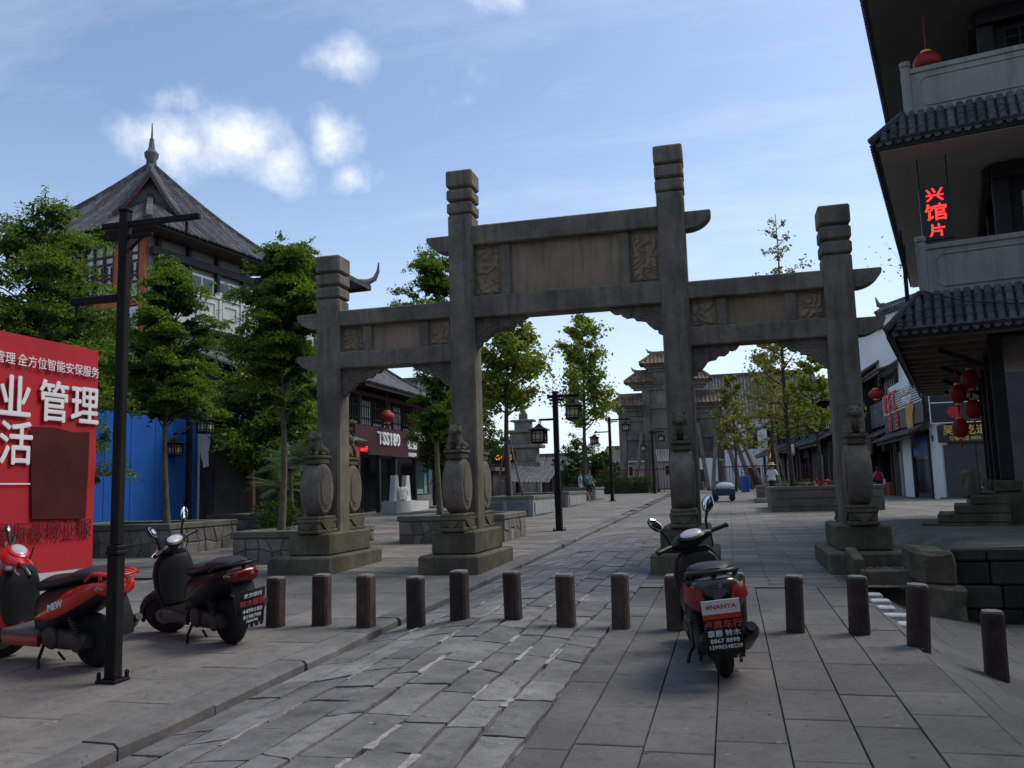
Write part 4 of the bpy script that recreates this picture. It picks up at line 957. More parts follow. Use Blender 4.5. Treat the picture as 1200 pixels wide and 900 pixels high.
# ------------------------------------------------------------------ right-hand corner house (near)
RH = thing('corner_house', 'dark timber corner house with tiled skirt roofs and plaster balconies at the right', 'building', (2.85,15.9,0), R(-13.2))
DEP, WID = 12.5, 7.0                                   # depth along the street, width away from it
NTILE = mat('near_roof_tile', (.085,.086,.088), .85, .4, 3, .6, 20, piece=.3, dirt=.5)
def roll_tile_mesh(L, rad=.062, n=7):
    """one column of overlapping round tiles running up the slope (+y, z up), length L"""
    mb = MB(); k = max(3, int(L/.2)); rings = []
    for i in range(k):
        a = L*i/k; b = L*(i+1)/k
        for yy, r_ in ((a, rad*1.08), (b-.004, rad*.9)):
            rings.append([(r_*math.cos(PI*j/(n-1)), yy, r_*math.sin(PI*j/(n-1))+.004) for j in range(n)]+[(0,yy,-.02)])
    mb.loft(rings); return mb
def skirt(zE, zR, run, nm, front_len, side_len):
    """pent roof round the two visible sides: eave at u=0 / v=0, top at u=run / v=run"""
    rise = zR-zE; L = math.hypot(run, rise); pit = math.atan2(rise, run)
    part(nm+'_board', WOOD_B, RH, (.0,-.0,zE-.1,WID,.05,zE-.02), (0,.052,zE-.1,.05,DEP,zE-.02))
    mb = MB()
    mb.add([(0,0,zE),(WID,0,zE),(WID,run,zR),(run,run,zR)],[(0,1,2,3)]); mb.add([(0,0,zE),(run,run,zR),(run,DEP,zR),(0,DEP,zE)],[(0,1,2,3)])
    mb.add([(0,0,zE-.02),(WID,0,zE-.02),(WID,run,zR-.02),(run,run,zR-.02),(run,DEP,zR-.02),(0,DEP,zE-.02)],[(0,3,2,1),(0,5,4,3)]); mb.build(nm+'_deck', NTILE, RH, fixn=False)
    full = roll_tile_mesh(L+.05); cache = {}
    def put(x, y, rotz, Lx):
        key = round(Lx, 2)
        if key not in cache:
            cache[key] = roll_tile_mesh(Lx).build('tile_roll', NTILE, RH); o = cache[key]
        else: o = cache[key].copy(); COL.objects.link(o)
        o.location = (x, y, zE+.012); o.rotation_euler = (Matrix.Rotation(rotz,3,'Z') @ Matrix.Rotation(pit,3,'X')).to_euler()
    n = int(front_len/.155)
    for i in range(1, n):
        x = .155*i; sm = min(1, x/run); 
        if sm > .15: put(x, -.05, 0, round((L+.05)*sm, 2))
    n = int(side_len/.155)
    for i in range(1, n):
        y = .155*i; sm = min(1, y/run)
        if sm > .15: put(-.05, y, -PI/2, round((L+.05)*sm, 2))
    mb = MB(); mb.bar((-.08,-.08,zE+.05),(run,run,zR+.09),.11,.12,.03); mb.build(nm+'_hip', NTILE, RH)
    # drip tiles between the rolls
    for i in range(int(front_len/.155)):
        mb = MB(); mb.prism([(.155*i+.02,zE+.0),(.155*i+.135,zE+.0),(.155*i+.125,zE-.04),(.155*i+.0775,zE-.07),(.155*i+.03,zE-.04)],-.075,-.055); mb.build('drip_tile', NTILE, RH)
    for i in range(int(side_len/.155)):
        mb = MB(); mb.prism([(.155*i+.02,zE+.0),(.155*i+.135,zE+.0),(.155*i+.125,zE-.04),(.155*i+.0775,zE-.07),(.155*i+.03,zE-.04)],-.075,-.055,'yz'); mb.build('drip_tile', NTILE, RH)
skirt(4.0,4.68,.52,'lower_roof',5,10); skirt(7.42,8.02,.5,'middle_roof',5,10)
# top roof: only its soffit and tile ends show from below
skirt(10.45,11.6,2.2,'upper_roof',5,10)
part('upper_roof_top', NTILE, RH, (2.2,2.2,11.58,WID,DEP,11.9))
def parapet(z0, z1, nm):
    a = .52; T = .12
    for bx in ((a+.14,a,WID,a+T),(a,a+.14,a+T,DEP)):
        mb = MB(); mb.box(bx[0],bx[1],z0,bx[2],bx[3],z1-.1,.0); mb.build(nm, PLASTER, RH)
        mb = MB(); mb.box(bx[0]-(.02 if bx[1]==a else .03),bx[1]-.03,z1-.098,bx[2],bx[3]+.03,z1,.012); mb.build('coping', PLASTER, RH)
        mb = MB(); mb.box(bx[0],bx[1]-.02,z0,bx[2],bx[1]-.001,z0+.07,.004) if bx[1]==a else mb.box(bx[0]-.02,bx[1],z0,bx[0]-.001,bx[3],z0+.07,.004); mb.build('base_moulding', PLASTER, RH)
    mb = MB(); mb.box(a-.02,a-.02,z0,a+.14,a+.14,z1+.05,.01); mb.box(a-.035,a-.035,z1+.052,a+.155,a+.155,z1+.17,.03); mb.build('corner_post', PLASTER, RH)
    for k in range(3):                                  # inset frames with cut corners
        x0 = a+.28+k*2.1; x1 = x0+1.95; c = .09
        P_ = [(x0+c,z0+.14),(x1-c,z0+.14),(x1,z0+.14+c),(x1,z1-.2-c),(x1-c,z1-.2),(x0+c,z1-.2),(x0,z1-.2-c),(x0,z0+.14+c)]
        mb = MB(); q = [(x,a-.004,z) for x, z in P_]; mb.tube(q+[q[0],q[1]],.016,6); mb.build('frame_moulding', PLASTER, RH)
        q = [(a-.004,x,z) for x, z in P_]; mb = MB(); mb.tube(q+[q[0],q[1]],.016,6); mb.build('frame_moulding', PLASTER, RH)
    mb = MB(); mb.box(a+2.26,a-.012,z0,a+2.36,a+.14,z1+.03,.01); mb.build('rail_post', PLASTER, RH)
parapet(4.70,5.62,'parapet'); parapet(8.04,8.92,'parapet')
# storeys
part('balcony_floor', SOFFIT, RH, (.6,.6,4.5,WID,DEP,4.69)); part('balcony_floor', SOFFIT, RH, (.6,.6,7.9,WID,DEP,8.03))
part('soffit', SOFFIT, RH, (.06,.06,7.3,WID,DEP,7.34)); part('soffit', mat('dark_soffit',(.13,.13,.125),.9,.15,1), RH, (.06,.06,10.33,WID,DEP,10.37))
for zz0, zz1 in ((4.7,7.3),(8.04,10.33)):
    part('upper_wall', WOOD_B, RH, (2.0,2.0,zz0,WID,DEP,zz1))
    for q in (2.0,4.2,6.4):
        mb = MB(); mb.box(q-.16,1.82,zz0,q+.12,2.05,zz1,.02); mb.build('wall_post', WOOD_B, RH)
    for q in (4.4,6.8,9.2,11.6):
        mb = MB(); mb.box(1.82,q-.13,zz0,2.05,q+.13,zz1,.02); mb.build('wall_post', WOOD_B, RH)
    for q in (2.3,4.5):                                  # window lattice
        part('window', GLASSD, RH, (q,1.965,zz0+.9,q+1.5,1.99,zz1-.4)); mb = MB()
        for i in range(7): mb.box(q+.25*i-.015,1.93,zz0+.9,q+.25*i+.015,1.963,zz1-.4)
        for i in range(4): mb.box(q,1.935,zz0+.9+.4*i,q+1.5,1.96,zz0+.93+.4*i)
        mb.build('lattice', WOOD_B, RH)
    part('beam', WOOD_B, RH, (1.85,1.7,zz1-.3,WID,1.82,zz1-.05)); part('beam', WOOD_B, RH, (1.7,1.85,zz1-.3,1.815,DEP,zz1-.05))
# ground floor: platform, posts, ceiling rafters, doors
part('platform', STONE_D, RH, (1.3,1.25,.5,WID,1.5,1.2),(1.0,1.5,.5,WID,DEP,1.2))
for v in (1.62,4.6,7.6,10.6):
    mb = MB(); mb.box(1.4,v-.22,1.2,1.84,v+.22,1.42,.04); mb.build('post_base', STONE_D, RH)
    mb = MB(); mb.box(1.52,v-.11,1.42,1.74,v+.11,4.3,.02); mb.build('post', WOOD_B, RH)
mb = MB(); mb.box(3.6,1.5,1.2,3.85,1.75,4.3,.02); mb.build('post', WOOD_B, RH)
part('ground_wall', WOOD_B, RH, (2.9,2.6,1.2,WID,DEP,4.4))
for k in range(6):
    part('door_panel', WOOD, RH, (2.86,3.0+k*1.5,1.25,2.898,4.4+k*1.5,3.7))
part('head_beam', WOOD_B, RH, (1.5,1.76,4.05,1.76,DEP,4.3)); part('head_beam', WOOD_B, RH, (1.762,1.5,4.0,WID,1.74,4.28))
VER = mat('veranda_board', (.42,.39,.34), .85, .25, 3, .2, 30)
part('veranda_ceiling', VER, RH, (.06,.06,4.07,1.5,DEP,4.1),(1.502,.06,4.07,WID,1.5,4.1))
for k in range(15):
    v = .35+k*.85; mb = MB(); mb.box(.08,v,3.93,1.5,v+.13,4.068,.012); mb.build('rafter', mat('rafter_wood',(.2,.18,.155),.85,.3,3,.3,30), RH)
for k in range(4):
    mb = MB(); mb.bar((1.55,2.0+k*3,3.5),(.7,2.0+k*3,3.92),.07,.09,.01); mb.build('brace', WOOD_B, RH)
# downpipe shelf and meter boxes on the side balcony
part('side_rack', IRON, RH, (.2,2.2,4.75,.24,2.24,6.4),(.2,3.4,4.75,.24,3.44,6.4),(.2,2.24,5.5,.23,3.4,5.53),(.2,2.24,6.1,.23,3.4,6.13))
# steps
st = thing('stone_steps', 'flight of grey stone steps up to the corner house platform', 'steps', (3.2,16.75,.6), R(-13.2))
for k in range(4):
    mb = MB(); mb.box(.05+.27*k,0,-.05+.155*k,1.45,1.6,.10+.155*k,.015); mb.build('step', STONE_D, st)
st2 = boulder('rough grey stone block standing at the head of the stone steps', 4.12,17.0,1.1,4.35,17.5,1.62,5)
mb = MB(); mb.tube([(.55,.3,4.75),(1.2,.1,4.45),(2.0,.05,4.3),(3.2,.15,4.55),(4.5,.3,4.7)],.012,5); mb.build('cable', PBLACK, RH)
mb = MB(); mb.tube([(.52,.45,8.0),(.4,.3,7.6),(.35,.2,7.36),(.8,.9,7.32)],.01,5); mb.build('cable', PBLACK, RH)
# LED sign
led = thing('led_sign', 'hanging LED sign with glowing red Chinese characters', 'sign', tuple(RH.matrix_world.translation) if 0 else (0,0,0))
def rh(u, v, z):
    a = R(-13.2); return (2.85+u*math.cos(a)-v*math.sin(a), 15.9+u*math.sin(a)+v*math.cos(a), z)
led.location = rh(.86,.8,5.75); led.rotation_euler = (0,0,R(-10))
LEDM = mat('led_red', (1.0,.03,.02), .5, 0, 1, 0, emit=1.9)
part('case', PBLACK, led, (-.24,-.05,.0,.27,.05,.98)); part('hanger', IRON, led, (-.23,-.01,.98,-.21,.01,1.55),(.235,-.01,.98,.255,.01,1.55),(-.235,-.02,-.3,-.215,.0,0)); part('lower_panel', mat('led_lower',(.06,.06,.06),.6), led, (-.2,-.03,-.3,.26,.03,-.02))
for ch, zz, hh in (('兴',.81,.27),('馆',.48,.33),('片',.15,.25)):
    text('led_character', ch, hh, LEDM, led, (.015,-.056,zz), FNY, .002, .004, 1.15)
# lanterns
def lantern(x, y, z, s_, label, grp, drop=.0, stretch=.82):
    t = thing('red_lantern', label, 'lantern', (x,y,z), 0, grp); n = 20; mb = MB()
    rings = []
    for j in range(9):
        a = R(-66+132*j/8); rings.append([(s_*math.cos(a)*math.cos(2*PI*k/n)*(1+.025*(k%2)), s_*math.cos(a)*math.sin(2*PI*k/n)*(1+.025*(k%2)), s_*stretch*math.sin(a)) for k in range(n)])
    mb.loft(rings); mb.build('paper_body', RED, t, smooth=True)
    for sg in (-1,1): mb = MB(); mb.lathe([(s_*.42,sg*s_*stretch*.9),(s_*.42,sg*s_*stretch*1.08)],12); mb.build('ring', GOLD, t)
    mb = MB(); mb.tube([(0,0,s_*stretch),(0,0,s_*stretch+drop+.1)],.01,5); mb.tube([(0,0,-s_*stretch*1.05),(0,0,-s_*stretch*1.9)],[s_*.09,s_*.15],8); mb.build('tassel', RED, t)
    return t
lx, ly, lz = rh(2.0,1.2,8.98+.3); lantern(*rh(.95,1.0,9.2),.24,'dark red lantern behind the upper balcony parapet',None,.9)
GL = 'red lanterns hung in a bunch under the veranda'
for px, dz, lb in ((1.2,3.42,'topmost red lantern of the bunch under the corner house veranda'),(.97,3.14,'left red lantern of the bunch under the corner house veranda'),(1.22,2.82,'lower right red lantern of the veranda bunch, in front of the shop sign'),(.96,2.46,'lowest red lantern of the bunch under the veranda')):
    lantern(*rh(px,3.0+.1*px,dz),.15,lb,GL,max(0,3.9-dz-.3),1.35)

# ------------------------------------------------------------------ tower house on the left
TW = thing('tower_house', 'tall house with a spired grey tile roof and corner gable behind the left trees', 'building', (-23.0,30.2,.5), R(-8.1))
h = 4.0; zE, zA = 10.95, 15.0
for nm, e0, e1 in (('front',(-h,-h,zE),(h,-h,zE)),('side',(h,-h,zE),(h,h,zE)),('back',(h,h,zE),(-h,h,zE)),('far',(-h,h,zE),(-h,-h,zE))):
    stuff(tile_roof(e0,e1,(0,0,zA),(0,0,zA),.21,.07,.25,8).build('roof_tiles', TILE, TW))
mb = MB()
for sx, sy in ((1,-1),(1,1),(-1,-1),(-1,1)):
    q = [(sx*h*(1-s_),sy*h*(1-s_),lerp(zE,zA,s_)-.25*math.sin(PI*s_)+.08) for s_ in fr(0,1,8)]; ridge(q,.22,.2,mb)
mb.build('hip_ridge', TILE, TW)
tip = Vector((2.5,-2.5,13.45)); apex = Vector((.2,-.2,zA-.15)); d1 = Vector((.7071,.7071,0))
for s_ in (-1,1):
    base = Vector((2.3,-2.3,11.75))+d1*s_*1.25; mb = MB()
    P2 = lambda t, q: tip.lerp(apex,t).lerp(base.lerp(apex,t),q)-Vector((0,0,.14*math.sin(PI*q)*(1-t)))
    vs = [P2(i/8,j/6) for j in range(7) for i in range(9)]; mb.add(vs,[(j*9+i,j*9+i+1,(j+1)*9+i+1,(j+1)*9+i) for j in range(6) for i in range(8)])
    for i in range(11): mb.tube([P2(i/12,q)+Vector((0,0,.05)) for q in (0,.25,.5,.75,1.03)],.075,6)
    stuff(mb.build('roof_tiles', TILE, TW))
    mb = MB(); q = [P2(0,k/6)+Vector((.06,-.06,-.07)) for k in range(7)]
    for a, b in zip(q[:-1],q[1:]): mb.bar(a,b,.05,.14)
    mb.build('barge_board', WOOD_R if s_ < 0 else WOOD, TW)
mb = MB(); n_ = Vector((.06,-.06,0)); q = [tip-n_*6-Vector((0,0,.15)), Vector((2.3,-2.3,11.6))-n_*4-d1*1.2, Vector((2.3,-2.3,11.6))-n_*4+d1*1.2]
mb.add([q[0]+n_,q[1]+n_,q[2]+n_,q[0]-n_,q[1]-n_,q[2]-n_],[(0,1,2),(5,4,3),(0,3,4,1),(1,4,5,2),(2,5,3,0)]); mb.build('gable_wall', mat('gable_plaster',(.2,.2,.19),.9,.15), TW)
mb = MB(); mb.lathe([(.16,0),(.22,.1),(.2,.3),(.28,.45),(.3,.6),(.16,.75),(.12,.9),(.09,1.25),(.045,1.27),(.02,1.95)],12,(0,0,zA-.05)); mb.build('spire', TILE, TW, smooth=40)
hw = 2.85
part('wall', mat('tower_grey_wall',(.2,.195,.185),.9,.12,1), TW, (-hw,-hw,0,hw,hw,11.3))  # plain grey for the whole tower wall
part('eave_board', WOOD, TW, (-h+.1,-h+.1,zE-.12,h-.1,h-.1,zE-.04))
# front (left) face: orange frame, lattice windows, white panels
part('orange_frame', ORANGE, TW, (-hw,-hw-.12,6.6,hw-.05,-hw-.02,6.85),(-hw,-hw-.12,8.2,hw-.05,-hw-.02,8.42),(-hw+.0,-hw-.14,6.6,-hw+.2,-hw-.02,10.6),(-.5,-hw-.14,6.6,-.28,-hw-.02,10.6),(1.3,-hw-.14,6.6,1.55,-hw-.02,10.6),(hw-.3,-hw-.14,6.6,hw-.02,-hw-.02,10.6))
for x0, x1 in ((-2.6,-.55),(-.25,1.25),(1.6,2.5)):
    part('white_panel', WHITE, TW, (x0,-hw-.06,6.9,x1,-hw-.02,8.15))
    part('window_pane', PALEPANE, TW, (x0,-hw-.05,8.45,x1,-hw-.015,10.6)); mb = MB()
    n = max(2,int((x1-x0)/.5))
    for i in range(n+1): xx = lerp(x0,x1,i/n); mb.box(xx-.05,-hw-.12,8.42,xx+.05,-hw-.052,10.6)
    for zz in (8.5,9.1,9.35,9.9,10.2): mb.box(x0,-hw-.115,zz-.04,x1,-hw-.054,zz+.04)
    for i in range(n):
        xm = lerp(x0,x1,(i+.5)/n); mb.box(xm-.13,-hw-.11,9.2,xm-.1,-hw-.056,9.8); mb.box(xm+.1,-hw-.11,9.2,xm+.13,-hw-.056,9.8); mb.box(xm-.13,-hw-.11,9.48,xm+.13,-hw-.056,9.51)
    mb.build('lattice', WOOD_R, TW)
# side (right) face: pale balcony, windows, dark columns
bx = hw+1.1
part('balcony', CREAM, TW, (hw,-hw+.2,7.5,bx,6,7.9)); part('balcony_rail', CREAM, TW, (bx-.14,-hw+.1,7.9,bx,6,8.75))
part('balcony_coping', CREAM, TW, (bx-.2,-hw+.0,8.752,bx+.06,6,8.88))
for k in range(7):
    y0 = -hw+.25+k*1.25; part('rail_panel', CREAM, TW, (bx+.002,y0,8.0,bx+.04,y0+.9,8.1),(bx+.002,y0,8.5,bx+.04,y0+.9,8.6),(bx+.002,y0,8.1,bx+.04,y0+.1,8.5),(bx+.002,y0+.8,8.1,bx+.04,y0+.9,8.5)); part('rail_post', CREAM, TW, (bx-.18,y0-.2,7.9,bx+.05,y0-.05,9.02))
for k in range(5):
    y0 = -hw+.5+k*1.6; part('window_frame', WHITE, TW, (hw,y0,8.0,hw+.06,y0+1.35,9.9)); part('window', GLASSD, TW, (hw+.061,y0+.1,8.9,hw+.075,y0+.62,9.8),(hw+.061,y0+.72,8.9,hw+.075,y0+1.25,9.8)); part('column', WOOD_B, TW, (hw+.0,y0-.2,7.9,hw+.2,y0-.04,11.2))
part('porch_beam', WOOD_B, TW, (hw+.1,-hw,10.1,hw+.25,hw,10.4))
mb = tile_roof((bx+.6,-hw-.6,6.6),(bx+.6,6,6.6),(hw,-hw,7.5),(hw,6,7.5),.21,.07,.05,4); stuff(mb.build('skirt_tiles', TILE, TW))

# ------------------------------------------------------------------ tall hall with a flying eave, its shop canopy
TH = thing('tall_hall', 'tall grey hall with an upturned flying roof corner behind the shops', 'building', (-18.2,40.2,.6))
part('wall', mat('hall_wall',(.12,.115,.11),.9,.2,1,.3,20), TH, (-4.4,-4.2,0,-.9,-.9,11.3))
for e0, e1, r0, r1 in (((.7,-5.1,11.4),(.7,.2,11.5),(-2.3,-2.6,13.3),(-2.3,-2.2,13.3)),((-5.3,-5.1,11.4),(.7,-5.1,11.4),(-2.3,-2.6,13.3),(-2.3,-2.6,13.3)),((.7,.2,11.5),(-5.3,.2,11.4),(-2.3,-2.2,13.3),(-2.3,-2.2,13.3))):
    stuff(tile_roof(e0,e1,r0,r1,.26,.095,.4,8).build('roof_tiles', TILE, TH))
mb = MB(); q = [(.7-3*s_,.2-2.4*s_,lerp(11.6,13.4,s_)-.4*math.sin(PI*s_)) for s_ in fr(0,1,8)]; ridge(q,.26,.28,mb); mb.build('hip_ridge', TILE, TH)
mb = MB(); mb.tube([(.3,-.1,11.7),(.6,.15,11.75),(.88,.38,11.95),(1.02,.5,12.35),(1.05,.54,12.85)],[.18,.16,.13,.09,.03],8); mb.build('flying_ridge', TILE, TH, smooth=True)
mb = MB(); mb.bar((.73,-5.1,11.35),(.73,.2,11.43),.08,.24); mb.bar((.7,.24,11.43),(-5.2,.24,11.3),.08,.24); mb.build('eave_board', WOOD, TH)
HL = thing('canopy_shop', 'low shop with a tiled canopy and gold characters behind the left trees', 'building', (-16,34,.5))
part('wall', WOOD_B, HL, (-4,-8.2,0,-.9,.3,5.5)); mb = tile_roof((-.3,-8.6,5.5),(-.3,.4,5.5),(-2.4,-8.6,6.4),(-2.4,.4,6.4),.24,.085,.05,4); tile_roof((-4.6,.4,5.5),(-4.6,-8.6,5.5),(-2.4,.4,6.4),(-2.4,-8.6,6.4),.24,.085,.05,4,mb=mb); stuff(mb.build('roof_tiles', TILE, HL))
mb = tile_roof((.9,-8.6,3.2),(.9,.4,3.2),(-.9,-8.6,4.15),(-.9,.4,4.15),.22,.075,.08,5); stuff(mb.build('canopy_tiles', TILE, HL))
part('canopy_beam', WOOD_R, HL, (.7,-8.6,2.95,.82,.4,3.12)); part('shop_front', WOOD_B, HL, (-.9,-8.6,0,-.6,.4,3.2))
for k in range(5): part('shop_post', WOOD_R, HL, (.5,-8.4+k*2.1,0,.68,-8.22+k*2.1,3.0))
part('sign_board', WOOD_B, HL, (-.58,-8.0,4.2,-.4,-.4,5.3))
for k, ch in enumerate('好味川菜'): text('gold_character', ch, .95, GOLDL, HL, (-.37,-7.1+k*1.9,4.8), FX, .04, .02)
for k in range(4): part('red_cloth', mat('red_cloth',(.5,.03,.03),.8,.2,3,.2,20), HL, (.82,-7.8+k*2.1,2.55,.86,-6.6+k*2.1,2.95))
# neighbouring shop with the TSS180 sign
TS = thing('corner_shop', 'two storey timber shop with a dark red TSS180 sign and tiled roof', 'building', (-16,34.6,.6))
LN = 10.6
part('wall', WOOD_B, TS, (-6,.2,0,-.5,LN,5.7)); part('upper_wall', WOOD, TS, (-.499,.2,3.6,-.25,LN,5.7))
for k in range(8):
    y0 = .5+k*1.27; part('window', PALEPANE if k in (1,4) else GLASSD, TS, (-.24,y0,4.1,-.225,y0+1.0,5.2)); mb = MB()
    for i in range(5): mb.box(-.22,y0+.25*i-.03,3.95,-.19,y0+.25*i+.03,5.25)
    for zz in (4.0,4.35,4.9,5.2): mb.box(-.22,y0,zz-.03,-.185,y0+1.0,zz+.03)
    for i in range(4): mb.box(-.215,y0+.25*i+.07,4.06,-.2,y0+.25*i+.18,4.16,mi=1)
    mb.build('lattice', [WOOD,PALEPANE], TS)
for k in range(4): part('upper_post', WOOD, TS, (.1,.6+k*3.3,3.8,.24,.74+k*3.3,5.75))
part('upper_beam', WOOD, TS, (.08,.2,5.3,.22,LN,5.5)); part('balcony_rail', WOOD, TS, (.1,.3,3.85,.2,LN,3.95))
SIGNR = mat('sign_dark_red',(.06,.016,.018),.6,.2,2,.1,20)
sb = part('sign_board', SIGNR, TS, (.35,-.4,2.62,.45,7.4,3.9))
mb = MB()
for k in range(9): mb.box(.45,-.4,2.66+k*.14,.458,7.4,2.68+k*.14)
mb.build('sign_groove', mat('sign_groove',(.1,.03,.03),.6), sb)
text('lettering','TSS180',.82,WLET,sb,(.47,3.3,3.38),FX,.05,.02,1.1); text('lettering','老街店',.5,WLET,sb,(.47,6.35,3.25),FX,.03,.02,.9,shear=.25); text('lettering','大英时尚服饰',.22,WLET,sb,(.47,6.4,2.75),FX,.02,.005,.9)
part('led_strip', PBLACK, TS, (.46,-.35,2.68,.5,1.0,3.0)); text('led_text','衣服鞋子',.26,mat('led_red_dim',(1,.03,.02),.5,0,1,0,emit=1.2),TS,(.505,.3,2.84),FX,.004,.002)
for k, (y0, y1) in enumerate(((.3,2.4),(2.6,4.4),(4.6,6.6))): part('shop_glass', GLASSD, TS, (-.49,y0,.1,-.46,y1,2.55))
gw = part('shop_window', GLASSG, TS, (.05,7.6,.75,.08,9.9,2.6)); part('window_base', GREYC, TS, (-.3,7.4,0,.2,10.0,.74)); part('mannequin', mat('pale_green_display',(.3,.5,.4),.5), TS, (.09,9.0,.8,.14,9.4,1.9),(.09,7.9,.8,.12,8.9,1.05))
for y0 in (2.45,4.45,7.2,10.25,.1):
    mb = MB(); mb.box(.15,y0,.0,.35,y0+.2,2.7,.02); mb.build('post', mat('blue_black_post',(.03,.032,.04),.6,.2), TS)
part('balcony', WOOD_B, TS, (-.2,7.5,2.62,.9,10.9,2.78)); mb = MB()
for k in range(12): mb.box(.84,7.5+.3*k,2.8,.87,7.54+.3*k,3.6)
for zz in (2.9,3.3,3.6): mb.box(.83,7.5,zz-.03,.88,10.9,zz+.03)
mb.build('balcony_lattice', mat('grey_lattice',(.09,.09,.09),.7), TS)
part('pale_band', CREAM, TS, (-.2,7.5,3.6,.2,LN,4.0))
for e0, e1, r0, r1 in (((1.0,-.3,5.75),(1.0,LN+.8,5.75),(-3.2,2.5,8.6),(-3.2,LN-3,8.6)),((1.0,LN+.8,5.75),(-7.4,LN+.8,5.75),(-3.2,LN-3,8.6),(-3.2,LN-3,8.6)),((-7.4,-.3,5.75),(1.0,-.3,5.75),(-3.2,2.5,8.6),(-3.2,2.5,8.6))):
    stuff(tile_roof(e0,e1,r0,r1,.24,.08,.35,8).build('roof_tiles', TILE, TS))
mb = ridge([(-3.2,2.5,8.7),(-3.2,LN-3,8.7)],.25,.3); ridge([(-3.2+4.2*s_,LN-3+3.8*s_,lerp(8.7,5.85,s_)-.35*math.sin(PI*s_)) for s_ in fr(0,1,6)],.2,.22,mb); mb.build('roof_ridge', TILE, TS)
part('eave_board', WOOD, TS, (.86,-.3,5.56,.94,LN+.7,5.72)); 
for k in range(34):
    mb = MB(); mb.box(-.2,.0+k*.33,5.58,.9,.08+k*.33,5.66); mb.build('rafter', WOOD_B, TS)
for y_, lb in ((37.15,'red round lantern hanging over the first letters of the TSS180 sign'),(41.2,'red round lantern hanging over the end of the TSS180 sign'),(45.6,'red round lantern hanging at the far corner of the TSS180 shop')):
    lantern(-15.3,y_,5.0,.36,lb,'lanterns along the shop eave',.8,.78)
lt = thing('display_letters', 'white block with the number 180 standing outside the shop door', 'sign', (-14.6,36.2,gz(-14.6,36)-.02))
PALEG = mat('pale_grey_paint',(.62,.63,.63),.6,.08)
part('block', PALEG, lt, (-.35,-.6,0,.35,1.8,.55),(-.35,1.82,0,.35,3.6,.5)); 
for y0 in (-.35,1.05): mb = MB(); mb.prism([(y0,.55),(y0+.75,.55),(y0+.55,1.7),(y0+.2,1.7)],-.1,.12,'yz'); mb.build('upright', PALEG, lt)
text('lettering','180',.75,WLET,lt,(.2,.6,.85),FX,.06,.03)
# ------------------------------------------------------------------ second, tiered stone gate
G2 = thing('tiered_gate', 'large old stone memorial gate with stepped brown tiled roofs and timber props', 'archway', (-4.1,65,gz(-4,65)), R(0))
OST = mat('old_gate_stone',(.195,.172,.14),.9,.35,.8,.5,12,streak=.6)
z0 = gz(-4,65); Z = lambda z: z-z0
for x, top in ((-3.55,7.2),(-1.7,9.0),(1.7,9.0),(3.55,7.2)):
    mb = MB(); mb.box(x-.28,-.3,0,x+.28,.3,Z(top),.04); mb.build('column', OST, G2); mb = MB(); mb.box(x-.5,-1.3,0,x+.5,1.3,.6,.05); mb.box(x-.22,-.95,.6,x+.22,.95,2.2,.1); mb.build('column_foot', OST, G2)
def bm_(x0,x1,za,zb,t=.22,nm='beam'): mb = MB(); mb.box(x0,-t,Z(za),x1,t,Z(zb),.02); mb.build(nm, OST, G2)
for x0, x1 in ((-3.27,-1.98),(1.98,3.27)):
    for za, zb in ((3.4,3.9),(4.9,5.3),(6.3,6.7)): bm_(x0,x1,za,zb)
    bm_(x0,x1,3.9,4.9,.1,'panel'); bm_(x0,x1,5.3,6.3,.1,'panel'); bm_(x0,x1,6.7,7.1,.3,'bracket_course')
for za, zb in ((4.2,4.7),(5.7,6.15),(7.2,7.6),(8.6,9.0)): bm_(-1.42,1.42,za,zb)
for za, zb in ((4.7,5.7),(6.15,7.2),(7.6,8.6)): bm_(-1.42,1.42,za,zb,.1,'panel')
bm_(-1.2,1.2,9.0,10.3,.2,'name_tablet')
def hiproof(x0, x1, zE, zR, d=1.0, open_in=0):
    hx = (x1-x0); q = .7; rl, rr = (x0+q, x1-q)
    if open_in < 0: rr = x1
    if open_in > 0: rl = x0
    mb = MB()
    for k, (za, w) in enumerate(((zE-.55,.35),(zE-.35,.55),(zE-.15,.75))): mb.box(x0+.9-w*.9 if open_in <= 0 else x0,-w,Z(za),x1-.9+w*.9 if open_in >= 0 else x1,w,Z(za+.19))
    mb.build('bracket_tier', OST, G2)
    mb = MB()
    tile_roof((x0,-d,Z(zE)),(x1,-d,Z(zE)),(rl,0,Z(zR)),(rr,0,Z(zR)),.27,.09,.12,5,mb=mb); tile_roof((x1,d,Z(zE)),(x0,d,Z(zE)),(rr,0,Z(zR)),(rl,0,Z(zR)),.27,.09,.12,5,mb=mb)
    if open_in <= 0: tile_roof((x0,d,Z(zE)),(x0,-d,Z(zE)),(rl,0,Z(zR)),(rl,0,Z(zR)),.27,.09,.12,5,mb=mb)
    if open_in >= 0: tile_roof((x1,-d,Z(zE)),(x1,d,Z(zE)),(rr,0,Z(zR)),(rr,0,Z(zR)),.27,.09,.12,5,mb=mb)
    stuff(mb.build('roof_tiles', TILE_B, G2)); mb = ridge([(rl,0,Z(zR)+.1),(rr,0,Z(zR)+.1)],.25,.32)
    for xx in ([rl] if open_in <= 0 else [])+([rr] if open_in >= 0 else []):
        s_ = -1 if xx == rl else 1; mb.tube([(xx-s_*.2,0,Z(zR)+.15),(xx+s_*.1,0,Z(zR)+.28),(xx+s_*.22,0,Z(zR)+.5)],[.15,.1,.04],6)
        ridge([(xx,0,Z(zR)),(x0 if s_ < 0 else x1,-d,Z(zE)+.1)],.14,.14,mb)
    mb.build('roof_ridge', TILE_B, G2)
